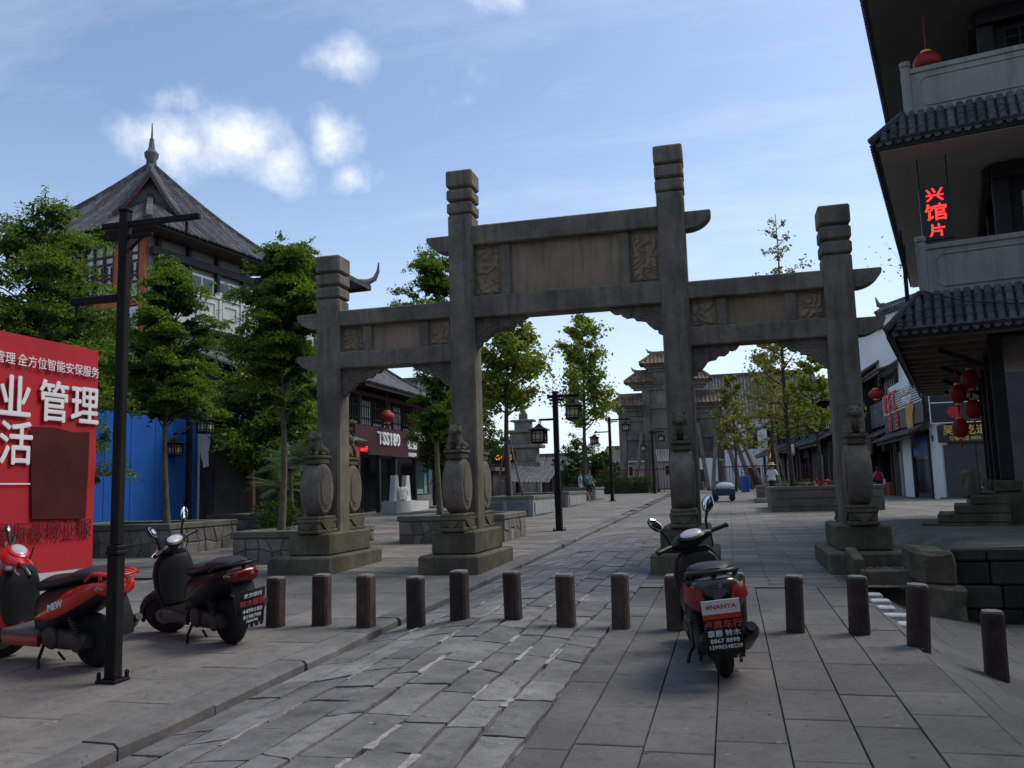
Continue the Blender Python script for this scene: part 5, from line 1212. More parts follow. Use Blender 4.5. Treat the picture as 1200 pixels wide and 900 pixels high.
hiproof(-4.5,-1.9,7.45,8.2,1.0,-1); hiproof(1.9,4.5,7.45,8.2,1.0,1); hiproof(-3.2,-1.1,9.2,9.95,1.0,-1); hiproof(1.1,3.2,9.2,9.95,1.0,1); hiproof(-2.0,2.0,10.55,11.3,1.05)
for x0, x1, zt in ((4.8,3.7,5.2),(5.6,3.8,6.4),(.9,1.5,4.4),(2.6,2.0,4.9),(-.9,-1.4,4.6),(6.3,3.9,6.9),(-2.6,-2.1,4.4),(2.9,3.3,4.2)):
    mb = MB(); mb.bar((x0,-2.3,0),(x1,-.35,zt),.24,.24,.02); mb.build('timber_prop', PROP, G2)
FRED = mat('fence_red',(.13,.03,.03),.7,.3,2,.2,20)
for x0, n, lb in ((-9.3,9,'dull red metal fence on the near left side of the tiered gate'),(-.6,11,'dull red metal fence on the near right side of the tiered gate')):
    f = thing('red_fence', lb, 'fence', (x0,61.5,gz(x0,61.5)-.02))
    part('rail', FRED, f, (0,-.02,.2,n*.6,.02,.27),(0,-.02,1.6,n*.6,.02,1.67))
    for k in range(n*3+1): part('picket', FRED, f, (k*.2-.02,-.015,0 if k%6 == 0 else .2,k*.2+.02,.015,1.8 if k%6 == 0 else 1.66))

# ------------------------------------------------------------------ shop row on the right
def row_house(label, org, ang, L, zE, zR, zc, signs=True, tone=WOOD_B, dep=8):
    t = thing('shop_house', label, 'building', (*org, gz(*org)-.05), R(ang), 'old shop houses on the right')
    part('wall', tone, t, (.6,0,0,dep,L,zE)); n = max(2,int(L/3))
    for k in range(n+1):
        y_ = lerp(.1,L-.3,k/n); part('post', WOOD, t, (-.1,y_,0,.12,y_+.2,zc)); part('upper_post', WOOD, t, (.4,y_,zc+.6,.58,y_+.18,zE))
    for k in range(n):
        y0 = lerp(.3,L-.3,k/n); y1 = lerp(.3,L-.3,(k+1)/n)
        part('shop_front', GLASSD if k%2 else WOOD, t, (.5,y0+.2,0.05,.59,y1-.1,zc-.7)); part('window', GLASSD if k%3 else PALEPANE, t, (.53,y0+.3,zc+1.0,.59,y1-.3,zE-.4)); mb = MB()
        for i in range(6): yy = lerp(y0+.3,y1-.3,i/5); mb.box(.48,yy-.03,zc+.95,.528,yy+.03,zE-.35)
        mb.build('lattice', WOOD_R, t)
        part('counter_goods', mat('goods_%d' % (k%4), [(.3,.06,.05),(.3,.28,.22),(.06,.1,.2),(.35,.25,.08)][k%4],.8,.4,4,.2,10), t, (-.2,y0+.6,.0,.3,y0+1.6,.8))
    stuff(tile_roof((-.9,-.1,zc),(-.9,L+.1,zc),(.6,-.1,zc+.75),(.6,L+.1,zc+.75),.26,.085,.05,4).build('canopy_tiles', TILE, t)); part('canopy_beam', WOOD, t, (-.8,0,zc-.22,-.68,L,zc-.05))
    mb = tile_roof((-.5,-.3,zE),(-.5,L+.3,zE),(dep/2,-.3,zR),(dep/2,L+.3,zR),.26,.09,.2,6); tile_roof((dep+.6,L+.3,zE),(dep+.6,-.3,zE),(dep/2,L+.3,zR),(dep/2,-.3,zR),.26,.09,.2,6,mb=mb); stuff(mb.build('roof_tiles', TILE, t))
    mb = MB(); mb.prism([(-.2,zE),(dep+.2,zE),(dep/2,zR-.1)],-.05,.1); mb.build('gable', tone, t); mb = MB(); mb.prism([(-.2,zE),(dep+.2,zE),(dep/2,zR-.1)],L-.1,L+.05); mb.build('gable', tone, t)
    ridge([(dep/2,-.3,zR+.12),(dep/2,L+.3,zR+.12)],.25,.3).build('roof_ridge', TILE, t)
    part('eave_board', WOOD, t, (-.48,-.2,zE-.2,-.4,L+.2,zE-.04))
    return t
h1 = row_house('dark timber shop house with a small pale sign behind the thin trees',(6.3,58),5.5,14,6.2,8.9,3.4)
part('sign', mat('maroon_sign',(.1,.02,.03),.6), h1, (-1.0,7,2.8,-.92,9.5,3.7)); text('lettering','老茶馆',.7,WLET,h1,(-1.02,8.25,3.25),FNX,.01,.01)
h2 = row_house('farther timber shop house with a yellow sign beyond the red fence',(4.9,72.6),5.5,16,6.0,8.6,3.3)
part('sign', WOOD_B, h2, (-1.0,3,2.6,-.92,6,3.3)); text('lettering','小吃',.6,GOLDL,h2,(-1.02,4.5,2.95),FNX,.01,.01)
h3 = row_house('grey brick and lattice shop house next to the white walled house',(9.0,52.3),1,8.2,7.2,8.0,3.4,dep=2.0,tone=mat('grey_brick_wall',(.13,.135,.15),.9,.25,3,.4,20))
part('brick_panel', coursed('grey_brick',(.17,.18,.2),.5,.16,.02,(.08,.08,.09),axis='yz'), h3, (-.02,.4,4.15,.05,6.8,5.6)); part('sign', WOOD_R, h3, (-1.05,.5,2.4,-.95,5.5,3.3)); text('lettering','一品坊',.7,GOLD,h3,(-1.07,3,2.85),FNX,.01,.01)
lantern(8.5,53.2,6.4,.42,'red lantern hanging under the eave of the grey brick house',None,.6,.75)
# white walled house
WHH = thing('white_house', 'white walled house with stepped tile coping and dark sign boards', 'building', (9,41,gz(9,41)-.03))
z0 = gz(9,41)-.03
A_, B_ = Vector((-.45,19.6,0)), Vector((3.7,10.4,0)); K_ = A_.lerp(B_,.36)
for p0, p1, zt in ((A_,K_,10.9-z0),(K_,B_,11.7-z0)):
    mb = MB(); mb.bar(p0+Vector((0,0,zt/2)), p1+Vector((0,0,zt/2)), .3, zt); mb.build('gable_wall', WHITE, WHH)
    d_ = (p1-p0).normalized(); n_ = Vector((d_.y,-d_.x,0)); mb = MB(); L_ = (p1-p0).length; q0 = p0-d_*.35
    mb.bar(q0+Vector((0,0,zt+.12)), p1+Vector((0,0,zt+.12)), .9, .24, .02)
    for k in range(int(L_/.3)+1):
        for sg in (-1,1): c_ = q0+d_*(.15+k*.3)+Vector((0,0,zt+.5)); mb.tube([c_+n_*sg*.55-Vector((0,0,.3)), c_],.12,6)
    mb.bar(q0+Vector((0,0,zt+.58)), p1+Vector((0,0,zt+.58)), .3, .26); mb.tube([q0+d_*.3+Vector((0,0,zt+.65)), q0-d_*.25+Vector((0,0,zt+.8)), q0-d_*.5+Vector((0,0,zt+1.35))],[.2,.15,.04],6); mb.build('tile_coping', TILE, WHH)
part('side_wall', WHITE, WHH, (0,.05,0,.3,11.2,6.6-z0)); part('front_wall', mat('shutter_dark',(.045,.043,.043),.7,.2,2,.2,20,streak=.2), WHH, (.3,0,0,6,.3,6.4-z0)); part('upper_side', WHITE, WHH, (.6,.3,6.0-z0,6,16,8.6-z0))
part('door_opening', GLASSD, WHH, (-.02,2.2,0,.02,5.6,2.9)); part('blue_shutter', mat('blue_shutter',(.01,.07,.25),.5), WHH, (-.05,2.2,2.0,-.021,5.6,2.9)); part('door_frame', WOOD, WHH, (-.1,1.95,0,.05,2.2,3.1),(-.1,5.6,0,.05,5.85,3.1),(-.1,1.95,2.92,.05,5.85,3.15))
part('dark_pier', GREYC, WHH, (-.08,8.6,0,.02,9.2,3.3)); part('window_strip', WOOD_B, WHH, (-.03,9.3,0,.02,11.0,3.2))
stuff(tile_roof((-1.0,1.6,3.0),(-1.0,11.2,3.0),(.0,1.6,3.6),(0,11.2,3.6),.26,.085,.04,4).build('canopy_tiles', TILE, WHH)); part('canopy_bracket', WOOD_B, WHH, (-.8,1.9,2.3,-.6,2.1,3.0),(-.8,5.9,2.3,-.6,6.1,3.0),(-.9,1.6,2.8,-.75,11,2.98))
part('house_number', PLATEB, WHH, (-.02,1.2,2.6,.0,1.5,2.85)); 
SBK = mat('sign_black',(.03,.028,.03),.5,.2,3,.1,20); SRED = mat('sign_red',(.5,.02,.03),.5,.1)
s1 = part('sign_board', SBK, WHH, (-.5,.4,3.65-z0+.35,-.38,10.2,6.0-z0)); mb = MB()
for k in range(9): mb.box(-.53,.4,4.95-z0+.12*k,-.502,10.2,5.0-z0+.12*k)
mb.build('sign_stripe', PLATEW, s1)
for k, ch in enumerate('歌乐汇'): text('sign_character', ch, 1.1, SRED, s1, (-.55,9.2-k*1.35,5.45-z0), FNX, .02, .03)
text('sign_character','KTV会所\n13990029',.55,WLET,s1,(-.55,3.6,5.5-z0),FNX,.02,.01)
for k, ch in enumerate('香鱼'): text('sign_character', ch, 1.1, SRED, s1, (-.53,8.3-k*1.9,4.4-z0), FNX, .02, .02)
mb = MB()
hand = [(2.6,3.75),(3.7,3.75),(4.0,4.3),(3.9,4.9),(3.75,5.5),(3.55,5.5),(3.5,4.95),(3.35,5.65),(3.12,5.65),(3.1,5.0),(2.9,5.5),(2.7,5.45),(2.75,4.9),(2.3,5.0),(2.1,4.8),(2.5,4.4)]
mb.prism([(y_,z_-z0) for y_, z_ in hand],-.56,-.51,'yz'); mb.build('hand_emblem', mat('ochre',(.55,.28,.04),.6,.15), s1)
s2 = part('front_sign', SBK, WHH, (-.35,-.2,3.85-z0,2.3,-.08,5.75-z0)); part('sign_frame', PLATEW, s2, (-.35,-.22,4.72-z0,2.3,-.201,4.76-z0),(-.37,-.22,3.83-z0,-.33,-.201,5.77-z0),(2.28,-.22,3.83-z0,2.32,-.201,5.77-z0),(-.35,-.22,3.83-z0,2.3,-.201,3.87-z0))
mb = MB()
for cx_, cz_ in ((.35,5.35),(.6,4.3),(1.9,5.3)):
    mb = MB()
    for k in range(6): a = k*PI/3; mb.lathe([(.001,-.23),(.13,-.226),(.12,-.21)],10,(cx_+.17*math.cos(a),0,cz_-z0+.13*math.sin(a)),'y')
    mb.build('flower_print', SRED, s2)

s3 = part('gold_sign', SBK, WHH, (-.1,-.15,3.0-z0,2.6,-.05,3.75-z0)); text('sign_character','吴锐吃道香',.44,GOLD,s3,(1.2,-.16,3.5-z0),FNY,.01,.008); text('sign_character','订餐电话 0833-3397',.2,GOLD,s3,(1.2,-.16,3.15-z0),FNY,.01,.004)
for k in range(4): part('shutter', mat('shutter_panel',(.06,.057,.055),.7,.2,2), WHH, (.1+k*1.3,-.03,.05,1.35+k*1.3,0-.002,2.35))
part('plinth', STONE_D, WHH, (-.2,-.3,-.1,5,-.05,.1))

# ------------------------------------------------------------------ far background
def far_house(label, x, y, w, d, zE, zR, wallm, roofm=TILE, rot=0, hip=1.5, base=None):
    t = thing('far_house', label, 'building', (x,y,(gz(x,y) if base is None else base)-.1), R(rot), 'distant tiled houses')
    part('wall', wallm, t, (-w/2,-d/2,0,w/2,d/2,zE)); o = .7; n = max(2,int(w/3))
    for k in range(n):
        xx = lerp(-w/2,w/2,(k+.5)/n); part('window', GLASSD, t, (xx-.6,-d/2-.03,zE*.55,xx+.6,-d/2+.01,zE*.85))
        if k%2 == 0: part('door', WOOD, t, (xx-.7,-d/2-.03,0,xx+.7,-d/2+.01,2.3))
    a, b = w/2+o, d/2+o; mb = MB()
    tile_roof((-a,-b,zE),(a,-b,zE),(-a+hip,0,zR),(a-hip,0,zR),.35,.11,.25,6,mb=mb); tile_roof((a,b,zE),(-a,b,zE),(a-hip,0,zR),(-a+hip,0,zR),.35,.11,.25,6,mb=mb)
    tile_roof((a,-b,zE),(a,b,zE),(a-hip,0,zR),(a-hip,0,zR),.35,.11,.25,6,mb=mb); tile_roof((-a,b,zE),(-a,-b,zE),(-a+hip,0,zR),(-a+hip,0,zR),.35,.11,.25,6,mb=mb)
    stuff(mb.build('roof_tiles', roofm, t)); ridge([(-a+hip,0,zR+.15),(a-hip,0,zR+.15)],.3,.4).build('roof_ridge', roofm, t)
    return t
far_house('wide hall with a large grey tile roof behind the tiered gate',2.6,104,15,10,8.0,13.2,WHITE,hip=.8)
far_house('grey roofed house with a drooping eave behind the first ginkgo',-23,62,7,8,6.0,9.0,GREYC,rot=6)
far_house('low grey house far down the street left of the tiered gate',-25,118,12,8,3.0,5.2,WOOD)
far_house('small pale house farthest down the street',-13,132,12,8,4.2,6.6,PLASTER)
far_house('long low brown house far behind the pavilion',-40,110,22,9,4.0,6.8,GREYC)
far_house('large grey house beyond the right shop row',14,92,14,12,7,11,GREYC)
# unseen houses behind and beside the camera, added to shade the near ground
row_house('unseen timber shop house across the side lane, added to shade the foreground',(6.2,-10.5),0,20.5,7.6,10.6,3.6,dep=9)
far_house('unseen tiled shop house on the left behind the billboard, added for its shade',-24,-3,13,20,7.5,10.5,GREYC)
far_house('large unseen tiled house behind the viewpoint, added to darken the near ground',-6,-22,26,10,8.5,12,PLASTER,rot=180)
ks = thing('kiosk', 'low brown kiosk with a small lit sign behind the ginkgo planter', 'kiosk', (-13.2,42,gz(-13,42)))
part('wall', mat('kiosk_brown',(.09,.075,.07),.85,.2), ks, (-1.2,0,0,1.6,2.4,1.75)); part('roof_edge', mat('kiosk_pink',(.25,.12,.14),.8), ks, (-1.4,-.3,1.76,1.8,2.6,1.95)); part('post', WOOD_B, ks, (2.3,-.2,0,2.5,0,2.4)); part('sign', WOOD_B, ks, (1.6,-.3,2.1,2.9,-.1,2.7)); text('lettering','名小吃',.3,GOLDL,ks,(2.25,-.31,2.4),FNY,.01,.005)
mb = tile_roof((2.2,-.6,1.2),(4.6,-.6,1.1),(2.2,2,2.0),(4.6,2,1.9),.2,.05,.03,3); stuff(mb.build('stall_roof', TILE, ks)); [part('stall_post', WOOD, ks, q_) for q_ in ((4.2,-.4,0,4.35,-.25,1.1),(2.4,1.5,0,2.55,1.65,1.8),(4.2,1.5,0,4.35,1.65,1.7))]
pv = thing('stone_pavilion', 'small grey stone pagoda gate beside the lamp post lantern', 'pavilion', (-14.2,60,gz(-14,60)))
for k, (w, za, zb) in enumerate(((1.3,0,2.4),(1.0,2.4,3.4),(1.4,3.4,3.65),(.9,3.65,4.5),(1.25,4.5,4.7),(.6,4.7,5.3),(.85,5.3,5.45),(.3,5.45,5.9))):
    mb = MB(); mb.box(-w,-w*.6,za,w,w*.6,zb,.04); mb.build('tier', OST, pv)
mb = MB(); mb.lathe([(.15,5.9),(.2,6.1),(.1,6.3),(.02,6.8)],10); mb.build('finial', OST, pv)
ps = thing('parasol', 'pale round stall parasol near the kiosk', 'parasol', (-11.2,46,gz(-11,46))); mb = MB(); mb.lathe([(.04,2.0),(.5,1.85),(.95,1.6),(1.05,1.45),(1.0,1.45),(.4,1.78),(.03,1.9)],12); mb.build('canopy', mat('parasol_pale',(.45,.42,.2),.8,.2), ps); part('pole', IRON, ps, (-.02,-.02,0,.02,.02,1.9))
ub = thing('black_umbrella', 'open black umbrella beside the planter behind the lamp', 'umbrella', (-9.9,44.5,gz(-10,44))); mb = MB(); mb.lathe([(.02,1.5),(.4,1.42),(.72,1.15),(.7,1.14),(.35,1.36),(.02,1.45)],10); mb.build('canopy', PBLACK, ub); part('pole', IRON, ub, (-.015,-.015,0,.015,.015,1.5))
# ------------------------------------------------------------------ trees
rs = np.random.RandomState(11)
def leaf_mesh(name, cen, size, mt, parent, up=.5, asp=.42, jit=.35):
    """many small pointed leaves; cen is an N x 3 array"""
    N = len(cen); cen = np.asarray(cen, float)
    nr = rs.normal(size=(N,3)); nr[:,2] = np.abs(nr[:,2])+up; nr /= np.linalg.norm(nr,axis=1)[:,None]
    t = rs.normal(size=(N,3)); t[:,2] -= .35; t -= nr*(t*nr).sum(1)[:,None]; t /= np.linalg.norm(t,axis=1)[:,None]; b = np.cross(nr,t)
    L = size*(1+jit*rs.uniform(-1.3,1.5,(N,1))); w = L*asp
    v = np.empty((N,4,3)); v[:,0] = cen-t*L*.5; v[:,1] = cen+b*w*.5-t*L*.05+nr*L*.06; v[:,2] = cen+t*L*.5-nr*L*.04; v[:,3] = cen-b*w*.5-t*L*.05+nr*L*.06
    me = bpy.data.meshes.new(name); me.vertices.add(4*N); me.vertices.foreach_set('co', v.ravel()); me.loops.add(4*N); me.loops.foreach_set('vertex_index', np.arange(4*N,dtype=np.int32))
    me.polygons.add(N); me.polygons.foreach_set('loop_start', np.arange(0,4*N,4,dtype=np.int32)); me.polygons.foreach_set('loop_total', np.full(N,4,dtype=np.int32)); me.update(); me.materials.append(mt)
    o = bpy.data.objects.new(name, me); COL.objects.link(o); o.parent = parent; return o
def pad_tree(label, x, y, z, htrunk, zt, rad, npads, nleaf, mt=LEAF, size=.075, r_tr=.075, bark=BARK, prof=None, grp='dense green street trees', flat=.32, seed=1, lean=(0,0), lowfill=True, crown_off=(0,0)):
    """tree with foliage in flattened layered clumps"""
    rg = np.random.RandomState(seed); t = thing('street_tree', label, 'tree', (x,y,z), 0, grp); H = zt-z
    top = Vector((lean[0]*H,lean[1]*H,H*.93)); tr = MB()
    tp = lambda s_: Vector((lean[0]*H*s_*s_+.05*math.sin(s_*7+seed),lean[1]*H*s_*s_+.05*math.cos(s_*6+seed),H*.93*s_))
    tr.tube([tp(s_) for s_ in fr(0,1,9)],[r_tr*(1.25 if i == 0 else 1)*(1-.85*(i/9)) for i in range(10)],9)
    cs = []; ct = H-htrunk
    for i in range(npads):
        u = (i+rg.uniform())/npads; u = u**.9
        pr = prof(u) if prof else (math.sin(PI*min(1,(u*.88+.12)))**.75)
        a = i*2.4+rg.uniform(-.7,.7); rr = rad*pr*rg.uniform(.25,1.02); pz = htrunk+ct*u*.97+rg.uniform(-.1,.1)
        c0 = tp(min(1,pz/(H*.93))); c_ = Vector((c0.x+crown_off[0]+rr*math.cos(a), c0.y+crown_off[1]+rr*math.sin(a), pz))
        pr_ = rad*rg.uniform(.2,.48)*(.55+.45*pr); N = int(nleaf*(pr_/(rad*.4))**2)
        q = rg.normal(size=(N,3)); q /= np.linalg.norm(q,axis=1)[:,None]; q *= rg.uniform(.25,1,(N,1))**.55
        q[:,2] = np.where(q[:,2] < 0, q[:,2]*.55, q[:,2]); q *= (1+.25*np.sin(q[:,[1]]*5+i)); q *= [pr_,pr_,pr_*flat*1.6]
        q[:,2] -= .28*np.hypot(q[:,0],q[:,1])**2/pr_
        cs.append(q+np.array(c_))
        for j in range(2):                                       # shoots that break the outline
            dd = np.array([math.cos(a),math.sin(a),.35])*rg.uniform(.4,1)+rg.normal(size=3)*.55; dd /= np.linalg.norm(dd); ls = min(.5,pr_*rg.uniform(.8,1.25)); n_ = 26
            cs.append(np.array(c_)+dd*ls*rg.uniform(.35,1.05,(n_,1))+rg.normal(size=(n_,3))*.045)
        s0 = max(.15,(pz-.35-rr*.35)/(H*.93)); p0 = tp(min(.97,s0)); tr.tube([p0, p0.lerp(c_,.55)+Vector((0,0,.05)), c_-Vector((0,0,.04))],[r_tr*.3,r_tr*.2,r_tr*.08],5)
    tr.build('trunk', bark, t, smooth=True); cs = np.concatenate(cs); leaf_mesh('crown', cs, size, mt, t)
    # larger leaves inside the crown, their dark colour painting its inner shade
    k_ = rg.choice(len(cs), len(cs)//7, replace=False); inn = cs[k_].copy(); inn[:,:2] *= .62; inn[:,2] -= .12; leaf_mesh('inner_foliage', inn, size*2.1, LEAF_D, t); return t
def open_tree(label, x, y, z, zt, zc, rad, nb, nleaf, mt=LEAF_G, size=.12, r_tr=.1, seed=3, bark=BARK_D, up=.75, grp='slender open trees', props=False, spread=.2, leafprob=1.0, twig=6, profile=None, name='street_tree', thin=1.0):
    """slender tree: ascending limbs with leaves held close along the twigs"""
    rg = np.random.RandomState(seed); t = thing(name, label, 'tree', (x,y,z), 0, grp); H = zt-z; tr = MB()
    tp = lambda s_: Vector((.06*math.sin(s_*6+seed),.06*math.cos(s_*5+seed),H*s_))
    tr.tube([tp(s_) for s_ in fr(0,1,10)],[r_tr*(1-.9*i/10) for i in range(11)],8); cs = []
    zb = zc-z
    for i in range(nb):
        u = (i+rg.uniform(.2,.8))/nb; pz = lerp(zb,H*.97,u); a = i*2.4+rg.uniform(-.5,.5); L = rad*(profile(u) if profile else (1.05-.75*u))*rg.uniform(.65,1.15)
        p0 = tp(pz/H); d = Vector((math.cos(a),math.sin(a),up*rg.uniform(.6,1.3))).normalized(); pts = [p0]
        for k in range(1,6): d = (d+Vector(tuple(rg.normal(size=3)*.12))+Vector((0,0,.03))).normalized(); pts.append(pts[-1]+d*L/5)
        tr.tube(pts,[r_tr*.34*(1-u*.5)*(1-.17*k) for k in range(6)],5)
        for k in range(twig):
            s_ = rg.uniform(.2,1); j = min(4,int(s_*5)); b0 = pts[j].lerp(pts[j+1],s_*5-j); dd = (d+Vector(tuple(rg.normal(size=3)*.75))).normalized(); tl = L*rg.uniform(.16,.36); b1 = b0+dd*tl
            tr.tube([b0,b0.lerp(b1,.5)+Vector((0,0,.02)),b1],[r_tr*.07,r_tr*.05,.004],4)
            if rg.uniform() < leafprob:
                N = int(nleaf*rg.uniform(.5,1.3)*(1 if u < .5 else lerp(1,thin*.35,(u-.5)*2) if thin < 1 else 1)); s2 = rg.uniform(0,1.05,(N,1)); cs.append(np.array(b0)*(1-s2)+np.array(b1)*s2+rg.normal(size=(N,3))*spread*tl*np.array([1,1,.8]))
    tr.build('trunk', bark, t, smooth=True); leaf_mesh('crown', np.concatenate(cs), size, mt, t, up=.2, asp=.75)
    if props:
        mb = MB()
        for k in range(4): a = k*PI/2+.4; mb.tube([(.55*math.cos(a),.55*math.sin(a),0),(.1*math.cos(a),.1*math.sin(a),2.0)],.045,6)
        mb.build('support_pole', PROP, t)
    return t
pl = lambda u: .62+.38*math.sin(PI*(u*.85+.1)) if u < .75 else lerp(.72,.28,(u-.75)/.25)
pad_tree('dense layered green tree behind the red billboard',-13.6,14.6,gz(-13,14.6),1.6,7.85,1.75,66,1000,seed=5,prof=pl,flat=.2)
pad_tree('dense conical green tree rising from the planter before the blue hoarding',-12.35,17.0,gz(-12,17)+.5,2.6,7.1,1.25,52,900,seed=8,prof=lambda u: .95-.25*u if u < .6 else lerp(.8,.2,(u-.6)/.4),flat=.2)
pad_tree('broad green tree with a pale slender trunk just left of the gate',-8.75,15.7,gz(-9,15.7)+.45,2.75,6.8,1.25,52,900,seed=12,prof=lambda u: lerp(.75,1.0,u*2) if u < .5 else lerp(1,.35,(u-.5)*2),flat=.2,lean=(.01,0))
pad_tree('green tree behind the second gate column and its planter',-6.95,20.2,gz(-7,20)+.45,2.1,7.6,1.15,50,700,seed=15,prof=lambda u: .38+.4*u if u < .45 else (1.0 if u < .75 else 1.0-1.8*(u-.75)),flat=.22)
BG = 'dark background trees behind the planters'
for i, (x, y, zt, rad, lb) in enumerate(((-17.5,19.0,7.0,2.0,'dark leafy tree rising behind the blue hoarding'),(-13.4,23.6,6.6,1.9,'dark leafy tree in the small stone planter by the banner'),(-15.9,28.2,6.9,1.8,'dark leafy tree before the gold lettered canopy'),(-19.5,23.5,7.6,2.2,'dark tree in front of the tower house wall'),(-18.9,16.5,6.2,2.2,'dark tree filling the gap behind the billboard'))):
    pad_tree(lb,x,y,gz(x,y)+.2,1.5,zt,rad,52,330,LEAF_D if i != 1 else LEAF,.14,.1,BARK_D,seed=20+i,grp=BG,flat=.38,prof=pl)
pad_tree('bushy dark green tree with red flowers behind the ginkgo trunk',-11.6,36.5,gz(-12,36),1.0,6.0,2.0,60,300,LEAF_D,.17,.1,BARK_D,seed=33,grp=BG,flat=.4)
open_tree('ginkgo tree with props in the brick panelled planter',-8.2,32.0,gz(-8,32)+.65,9.0,4.2,1.85,26,70,LEAF_G,.15,.13,3,props=True,spread=.45,twig=9)
open_tree('second ginkgo tree with a dark straight trunk and loose crown',-7.75,47.5,gz(-8,47)+.6,10.8,4.4,2.5,24,62,LEAF_G,.17,.13,4,spread=.42,twig=8,profile=lambda u: 1.0-.5*u)
open_tree('bare lower branched young tree beyond the second ginkgo',-8.6,53,gz(-8,53),7.5,3.0,1.6,14,14,LEAF_G,.14,.07,6,spread=.4,twig=5,leafprob=.4)
open_tree('yellowing thin tree with a tall sparse top in the right planter',2.1,31.8,gz(2,31.8)+.6,11.2,3.3,1.7,36,17,LEAF_Y,.105,.1,9,spread=.4,twig=7,thin=.45,up=.5,profile=lambda u: (1.05-.3*u) if u < .55 else lerp(.75,.28,(u-.55)/.45))
open_tree('yellowing tree held by props behind the man in the straw hat',2.05,42.2,gz(2,42)+.6,8.3,3.6,2.3,24,26,LEAF_Y,.13,.09,10,spread=.42,twig=8,up=.35,props=True)
open_tree('olive leaved low tree at the right end of the right planter',3.0,31.5,gz(3,31.5)+.6,6.0,2.9,1.25,20,24,LEAF_G,.11,.07,13,spread=.42,twig=8,up=.3)
open_tree('thin sparse tree whose twigs reach out beside the corner house',9.0,32,gz(9,32),11.5,7.2,3.6,12,16,LEAF_G,.13,.07,17,spread=.4,twig=5,up=.35)
open_tree('pale tree before the white end of the tiered gate',.4,58,gz(.4,58),8.6,3.2,2.0,22,26,LEAF_Y,.17,.1,18,spread=.42,twig=7,up=.4)
for i, (x, y, zt, rad, lb) in enumerate(((-14.5,84,6.2,2.6,'rounded far tree left of the distant lamp'),(-11.2,78,4.6,1.9,'low far bush before the distant pale house'),(-18.5,74,6.0,2.4,'far green tree behind the stone pavilion'))):
    pad_tree(lb,x,y,gz(x,y),.8,zt,rad,26,170,LEAF_D,.24,.1,BARK_D,seed=60+i,grp='far trees down the street',flat=.4)
# palms / cycad-like shrub by the gate
def palm(label, x, y, z, h, n, L, seed):
    rg = np.random.RandomState(seed); t = thing('palm_shrub', label, 'plant', (x,y,z), 0, 'shrubs by the left gate column'); mb = MB(); mb.tube([(0,0,0),(.03,0,h*.5),(0,0,h)],[.07,.06,.05],7); mb.build('stem', BARK, t)
    vs = []; mb = MB()
    for i in range(n):
        a = i*2.4+rg.uniform(-.2,.2); e = rg.uniform(.2,1.2); p = Vector((0,0,h)); d = Vector((math.cos(a)*math.cos(e),math.sin(a)*math.cos(e),math.sin(e)))
        for k in range(8):
            q = p+d*L/8; sd_ = d.cross(Vector((0,0,1))).normalized()
            for s_ in (-1,1):
                for m_ in (0,.5):
                    b = p.lerp(q,m_); tipv = b+(sd_*s_*.9+d*.5+Vector((0,0,-.25))).normalized()*L*.32*(1-abs(k-3.5)/6); w_ = d*.022
                    mb.add([b-w_,b+w_,tipv],[(0,1,2)])
            p = q; d = (d+Vector((0,0,-.13))).normalized()
    mb.build('fronds', mat('palm_leaf',(.07,.11,.045),.5,.2,2,0,island=.3,transl=.2), t, fixn=False); return t
palm('feathery palm shrub beside the left gate lion',-9.7,18.4,gz(-9,18),1.9,26,1.0,2); palm('feathery palm shrub between the pale trunk and the gate',-11.0,20.2,gz(-11,20),1.8,24,1.1,5); palm('smaller palm shrub near the small stone planter',-12.0,21.4,gz(-12,21.4),1.3,22,1.0,8)
def shrub(label, x, y, z, r, h, n, seed, mt=LEAF_D, size=.09, grp='low shrubs'):
    rg = np.random.RandomState(seed); t = thing('shrub', label, 'plant', (x,y,z), 0, grp); q = rg.normal(size=(n,3)); q /= np.linalg.norm(q,axis=1)[:,None]; q *= rg.uniform(.3,1,(n,1))**.5*(1+.2*np.sin(q[:,[0]]*6)); q = q*[r,r,h*.5]+[0,0,h*.5]
    mb = MB()
    for k in range(5): a = k*1.26; mb.tube([(0,0,0),(r*.5*math.cos(a),r*.5*math.sin(a),h*.7)],[.02,.008],5)
    mb.build('stems', BARK_D, t); leaf_mesh('foliage', q, size, mt, t); return t
shrub('small dark shrub at the foot of the pale trunk',-9.2,16.4,gz(-9,16.4)+.5,.5,.7,900,1); shrub('tufted shrub between stone planters on the left',-10.9,19.6,gz(-11,19.6),.6,.9,1100,2)
shrub('dark shrub under the trees behind the palm',-12.2,24.2,gz(-12,24),1.2,1.7,2600,3,size=.12)
shrub('low plants in the right dark stone planter',2.6,32.3,gz(2.6,32)+.75,1.1,.3,320,6,LEAF_D,.09)
hg = thing('hedge', 'clipped green hedge before the tiered gate', 'hedge', (-7.6,60.2,gz(-7,60)-.02)); q = rs.uniform(0,1,(5200,3))*[4.6,1.2,1.1]+[-2.3,-.6,.05]; leaf_mesh('foliage', q, .13, LEAF_D, hg); part('stems', BARK_D, hg, (-2.1,-.4,0,2.1,.4,.7))
mb = MB(); fl = thing('red_blossom', 'cluster of red blossom on the bushy tree beside the ginkgo trunk', 'flowers', (-10.3,35.6,gz(-10,35.6)+3.6)); stuff(leaf_mesh('petals', rs.normal(size=(130,3))*[.3,.2,.4], .13, mat('blossom_red',(.5,.05,.02),.7,.2), fl))
leaf_q = None
